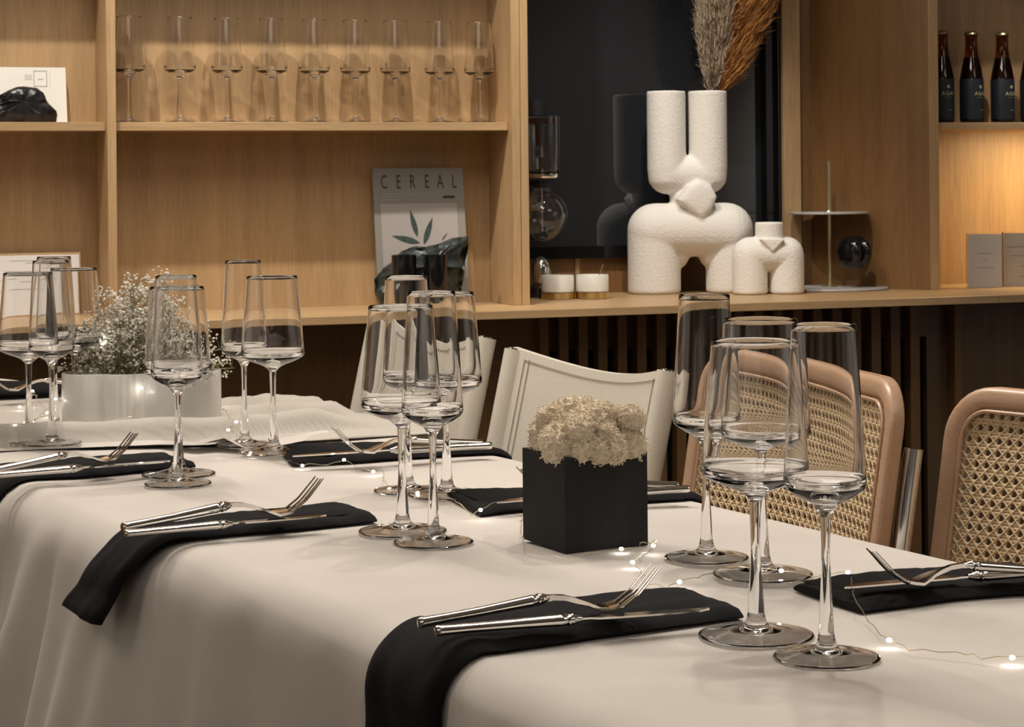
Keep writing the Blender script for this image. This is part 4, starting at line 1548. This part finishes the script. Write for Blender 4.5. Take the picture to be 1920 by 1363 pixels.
def rock(name, label, pts, mat, loc, rotz, depth, seed, parent=None):
    """outline of (x, z) given a rounded depth, with facets"""
    n = len(pts); cx = sum(p[0] for p in pts) / n; cz = sum(p[1] for p in pts) / n
    dense = []
    for i in range(n):
        a = pts[i]; b_ = pts[(i + 1) % n]
        m_ = max(1, int(math.hypot(b_[0] - a[0], b_[1] - a[1]) / .006))
        for q in range(m_): dense.append((a[0] + (b_[0] - a[0]) * q / m_, a[1] + (b_[1] - a[1]) * q / m_))
    rows = []
    for i in range(17):
        a = -math.pi / 2 + math.pi * i / 16
        sc_ = max(math.cos(a), .0) ** .5; y = math.sin(a) * depth / 2
        row = []
        for x, z in dense:
            X = cx + (x - cx) * sc_; Z = cz + (z - cz) * sc_
            q = Vector((X * 30, y * 30 + seed, Z * 30))
            h = .006 * noise.cell(q * .8) + .007 * noise.noise(q) + .003 * noise.noise(q * 3)
            row.append((X, y - h * (1 if y < 0 else -1) * (1 if 0 < i < 16 else .5), max(Z, 0) if Z > .004 else 0))
        row.append(row[0]); rows.append(row)
    o = MB().grid(rows).build(name, mat, None, loc, rotz, smooth=25)
    tag(o, label, 'rock')
    return o


rt = .118
rs_, _ = PW(790, 500, rt)
kr = wp(rs_, rt, 0).y / F
rock('mineral_rock', 'large dark green mineral rock in front of the magazine in the bookcase', [((x - 790) * kr, (566 - y) * kr) for x, y in
     ((712, 566), (700, 540), (697, 512), (716, 492), (735, 480), (752, 460), (778, 451), (800, 453), (830, 446), (852, 437), (883, 434), (882, 450), (876, 475), (872, 505), (866, 540), (864, 566))], 'rock_green', wp(rs_, rt, CT), TH, .05, 1)
for px0, px1, lab in ((735, 780, 'black glass votive cup left of its twin before the dark green rock'), (795, 838, 'black glass votive cup right of its twin before the dark green rock')):
    tv = .185
    s0_ = PW(px0, 500, tv)[0]; s1_ = PW(px1, 500, tv)[0]; zt2 = PW((px0 + px1) / 2, 478, tv)[1]
    r = (s1_ - s0_) / 2
    c = thing('votive_cup', lab, 'cup', wp((s0_ + s1_) / 2, tv, CT), 0, 'black votive cups in the bookcase bay')
    h = zt2 - CT
    MB().lathe([(0, 0), (r * .92, 0), (r, .003), (r, h), (r - .0025, h), (r - .003, .008), (0, .008)], 32).build('cup_body', 'black_gloss', c)
    MB().lathe([(0, h * .55), (r - .0032, h * .55), (r - .0032, h * .6), (0, h * .6)], 24).build('wax', 'black_matte', c)

bk, M, W_, L = flatcard('picture_card', 'white card with a small square mark behind a black rock, upper left', 'card', (-60, 124, 126), .055, .030, z_sh1, 'paper_warm', .012)
bx = lambda px: (px + 60) / 184 * W_
bz = lambda py: L - (py - 126) / (228 - 126) * L
for (a, b_, c, d) in ((63, 88, 132, 133.5), (63, 88, 160, 161.5), (63, 64.5, 132, 161.5), (87, 88.5, 132, 161.5)):
    card_part(bk, M, bx(a), bx(b_), bz(d), bz(c), 'mark_line', 'ink_grey')
card_part(bk, M, bx(71), bx(81), bz(148.5), bz(147), 'caption', 'ink_grey')
card_part(bk, M, bx(46), bx(60), bz(149), bz(139), 'caption', 'ink_light')
card_part(bk, M, bx(93), bx(94), bz(160), bz(134), 'caption', 'ink_light')
rt2 = .095
rs2, _ = PW(45, 200, rt2); kr = wp(rs2, rt2, 0).y / F
rock('mineral_rock', 'glossy black rock on the upper left shelf in front of the white card', [((x - 45) * kr, (228 - y) * kr) for x, y in
     ((-45, 228), (-40, 200), (-20, 185), (0, 177), (15, 168), (32, 161), (45, 160), (68, 163), (80, 172), (90, 192), (104, 206), (106, 214), (104, 228))], 'rock_black', wp(rs2, rt2, z_sh1), TH, .045, 5)

# framed menu, lower left bay
fm, M, W_, L = flatcard('framed_menu', 'framed white printed sheet leaning in the lower left bay of the bookcase', 'frame', (-120, 152, 475), .045, .020, CT, 'oak_y', .010)
fx = lambda px: (px + 120) / 272 * W_
fz = lambda py: L - (py - 475) / (610 - 475) * L
fsh = card_part(fm, M, fx(-114), fx(149), .004, fz(480), 'sheet', 'paper', -.0006)
for a, b_, y in ((78, 92, 486), (18, 90, 491), (47, 90, 496), (60, 92, 510), (8, 95, 514), (-40, 16, 533), (30, 92, 540), (-20, 60, 555), (90, 92, 520)):
    card_part(fsh, M, fx(a), fx(b_), fz(y + 1), fz(y), 'text_line', 'ink_grey', -.0010)

# menu holders at the right
for i, (xl_, xr_, yt_, yb2, rot_, lab) in enumerate(((1816, 1878, 438, 541, -.18, 'left printed menu card in clear holder on the lamp-lit counter'), (1881, 1946, 438, 537, .16, 'right printed menu card in clear holder, cut by the photo edge'))):
    pa = PZ((xl_ + xr_) / 2, (yb2 + 538) / 2, CT)
    km = pa.y / F
    Wm = (xr_ - xl_) * km; Hm = (541 - yt_) * km
    m_ = thing('menu_holder', lab, 'menu', (pa.x, pa.y, CT), rot_, 'menu holders on the right counter')
    psh = MB().box((-Wm / 2, -.0005, .001), (Wm / 2, .0005, Hm - .003)).build('paper_sheet', 'paper', m_)
    MB().box((-Wm / 2 - .002, -.0032, 0), (Wm / 2 + .002, -.0016, Hm)).build('front_sheet', 'acrylic', m_)
    MB().box((-Wm / 2 - .002, .0016, 0), (Wm / 2 + .002, .0032, Hm)).build('back_sheet', 'acrylic', m_)
    MB().box((-Wm / 2 - .0035, -.0034, 0), (-Wm / 2 - .0021, .0034, Hm)).build('edge_strip', 'oak_shaded', m_)
    for a, b_, f in (((.3, .7, .62), (.28, .78, .36), (.45, .55, .5)) if i == 0 else ((.62, 1, .92), (.1, 1, .72), (.18, 1, .56), (.5, 1, .37), (.45, 1, .18))):
        MB().box((-Wm / 2 + a * Wm, -.0009, Hm * f), (-Wm / 2 + b_ * Wm, -.0006, Hm * f + .0016)).build('text_line', 'ink_grey', psh)

# ------------------------------------------------------------------ bottles
tbt = -.055
kb = wp(p_(1822, 200, tbt)[0], tbt, 0).y / F
bw = 22.0 * kb; bh = 174 * kb
bt = thing('beer_bottle', '', 'bottle', (0, 0, 0))
pr_ = [(0, .003), (bw * .7, 0), (bw * .96, .003), (bw, .008), (bw, bh * .46), (bw * .97, bh * .50), (bw * .82, bh * .60), (bw * .60, bh * .73), (bw * .51, bh * .83), (bw * .50, bh * .93), (bw * .55, bh * .94), (bw * .55, bh * .955), (0, bh * .955)]
MB().lathe(pr_, 40).build('glass_body', 'glass_amber', bt, smooth=50)
MB().lathe([(0, .006), (bw * .86, .006), (bw * .88, bh * .45), (bw * .5, bh * .70), (0, bh * .72)], 30).build('beer', 'coffee', bt)
lab_ = []
plab = MB().lathe([(bw * 1.006, bh * .045), (bw * 1.012, bh * .05), (bw * 1.012, bh * .47), (bw * 1.004, bh * .475)], 48).build('paper_label', 'label_dark', bt)
MB().lathe([(0, bh), (bw * .35, bh * .995), (bw * .60, bh * .972), (bw * .64, bh * .955), (bw * .62, bh * .953), (bw * .50, bh * .958), (0, bh * .958)], 26).build('crown_cap', 'cap_gold', bt)


def wrap_text(body, size, zc, a0, name='label_text', mat='gold_ink'):
    t = text_part(name, body, mat, plab, (0, 0, 0), size, align='CENTER', spacing=1.25, depth=.00003, offset=.0002 if size > .006 else 0)
    me = t.data; R = bw * 1.02
    for v in me.vertices:
        a = a0 + v.co.x / R
        rr = R + v.co.z
        v.co = (rr * math.sin(a), -rr * math.cos(a), zc + v.co.y)
    t.rotation_euler = (0, 0, 0)


wrap_text('AGAI', .0125, bh * .30, .62)
wrap_text('craft beer', .0035, bh * .272, .62)
wrap_text('330 ml', .0040, bh * .135, .75, mat='ink_light')
ri = MB()
for q in range(16):
    a = 2 * math.pi * q / 16
    ri.v.append((.0042 * math.cos(a), .0042 * math.sin(a), 0))
ri.f.append(tuple(range(16)))
for i_, v in enumerate(ri.v):
    an = .62 + v[0] / (bw * 1.02)
    ri.v[i_] = (bw * 1.02 * math.sin(an), -bw * 1.02 * math.cos(an), bh * .39 + v[1])
ri.build('round_mark', 'gold_ink', plab)
labs = ['leftmost brown bottle with dark label on the right shelf, half behind the upright', 'second brown bottle from the upright on the right shelf', 'third brown bottle from the upright on the right shelf', 'brown bottle on the right shelf cut by the photo edge']
for i, px in enumerate((1767, 1822, 1880, 1935)):
    o = bt if i == 0 else copy_tree(bt)
    s_, _z = p_(px, 200, tbt)
    o.location = wp(s_, tbt, z_r1 + .0003)
    o.rotation_euler = (0, 0, [-.28, 0, -.02, -.1][i])
    o['label'] = labs[i]; o['group'] = 'brown bottles on the right shelf'

for o_ in SC.objects:
    if o_.type == 'MESH' and (o_.name.startswith(('tablecloth', 'back_panel', 'napkin', 'shelf', 'board', 'paper_sheet', 'text_line'))):
        o_.cycles.is_caustics_receiver = True
    if o_.type == 'MESH' and o_.name.startswith(('front_sheet', 'back_sheet')):
        o_.cycles.is_caustics_caster = True
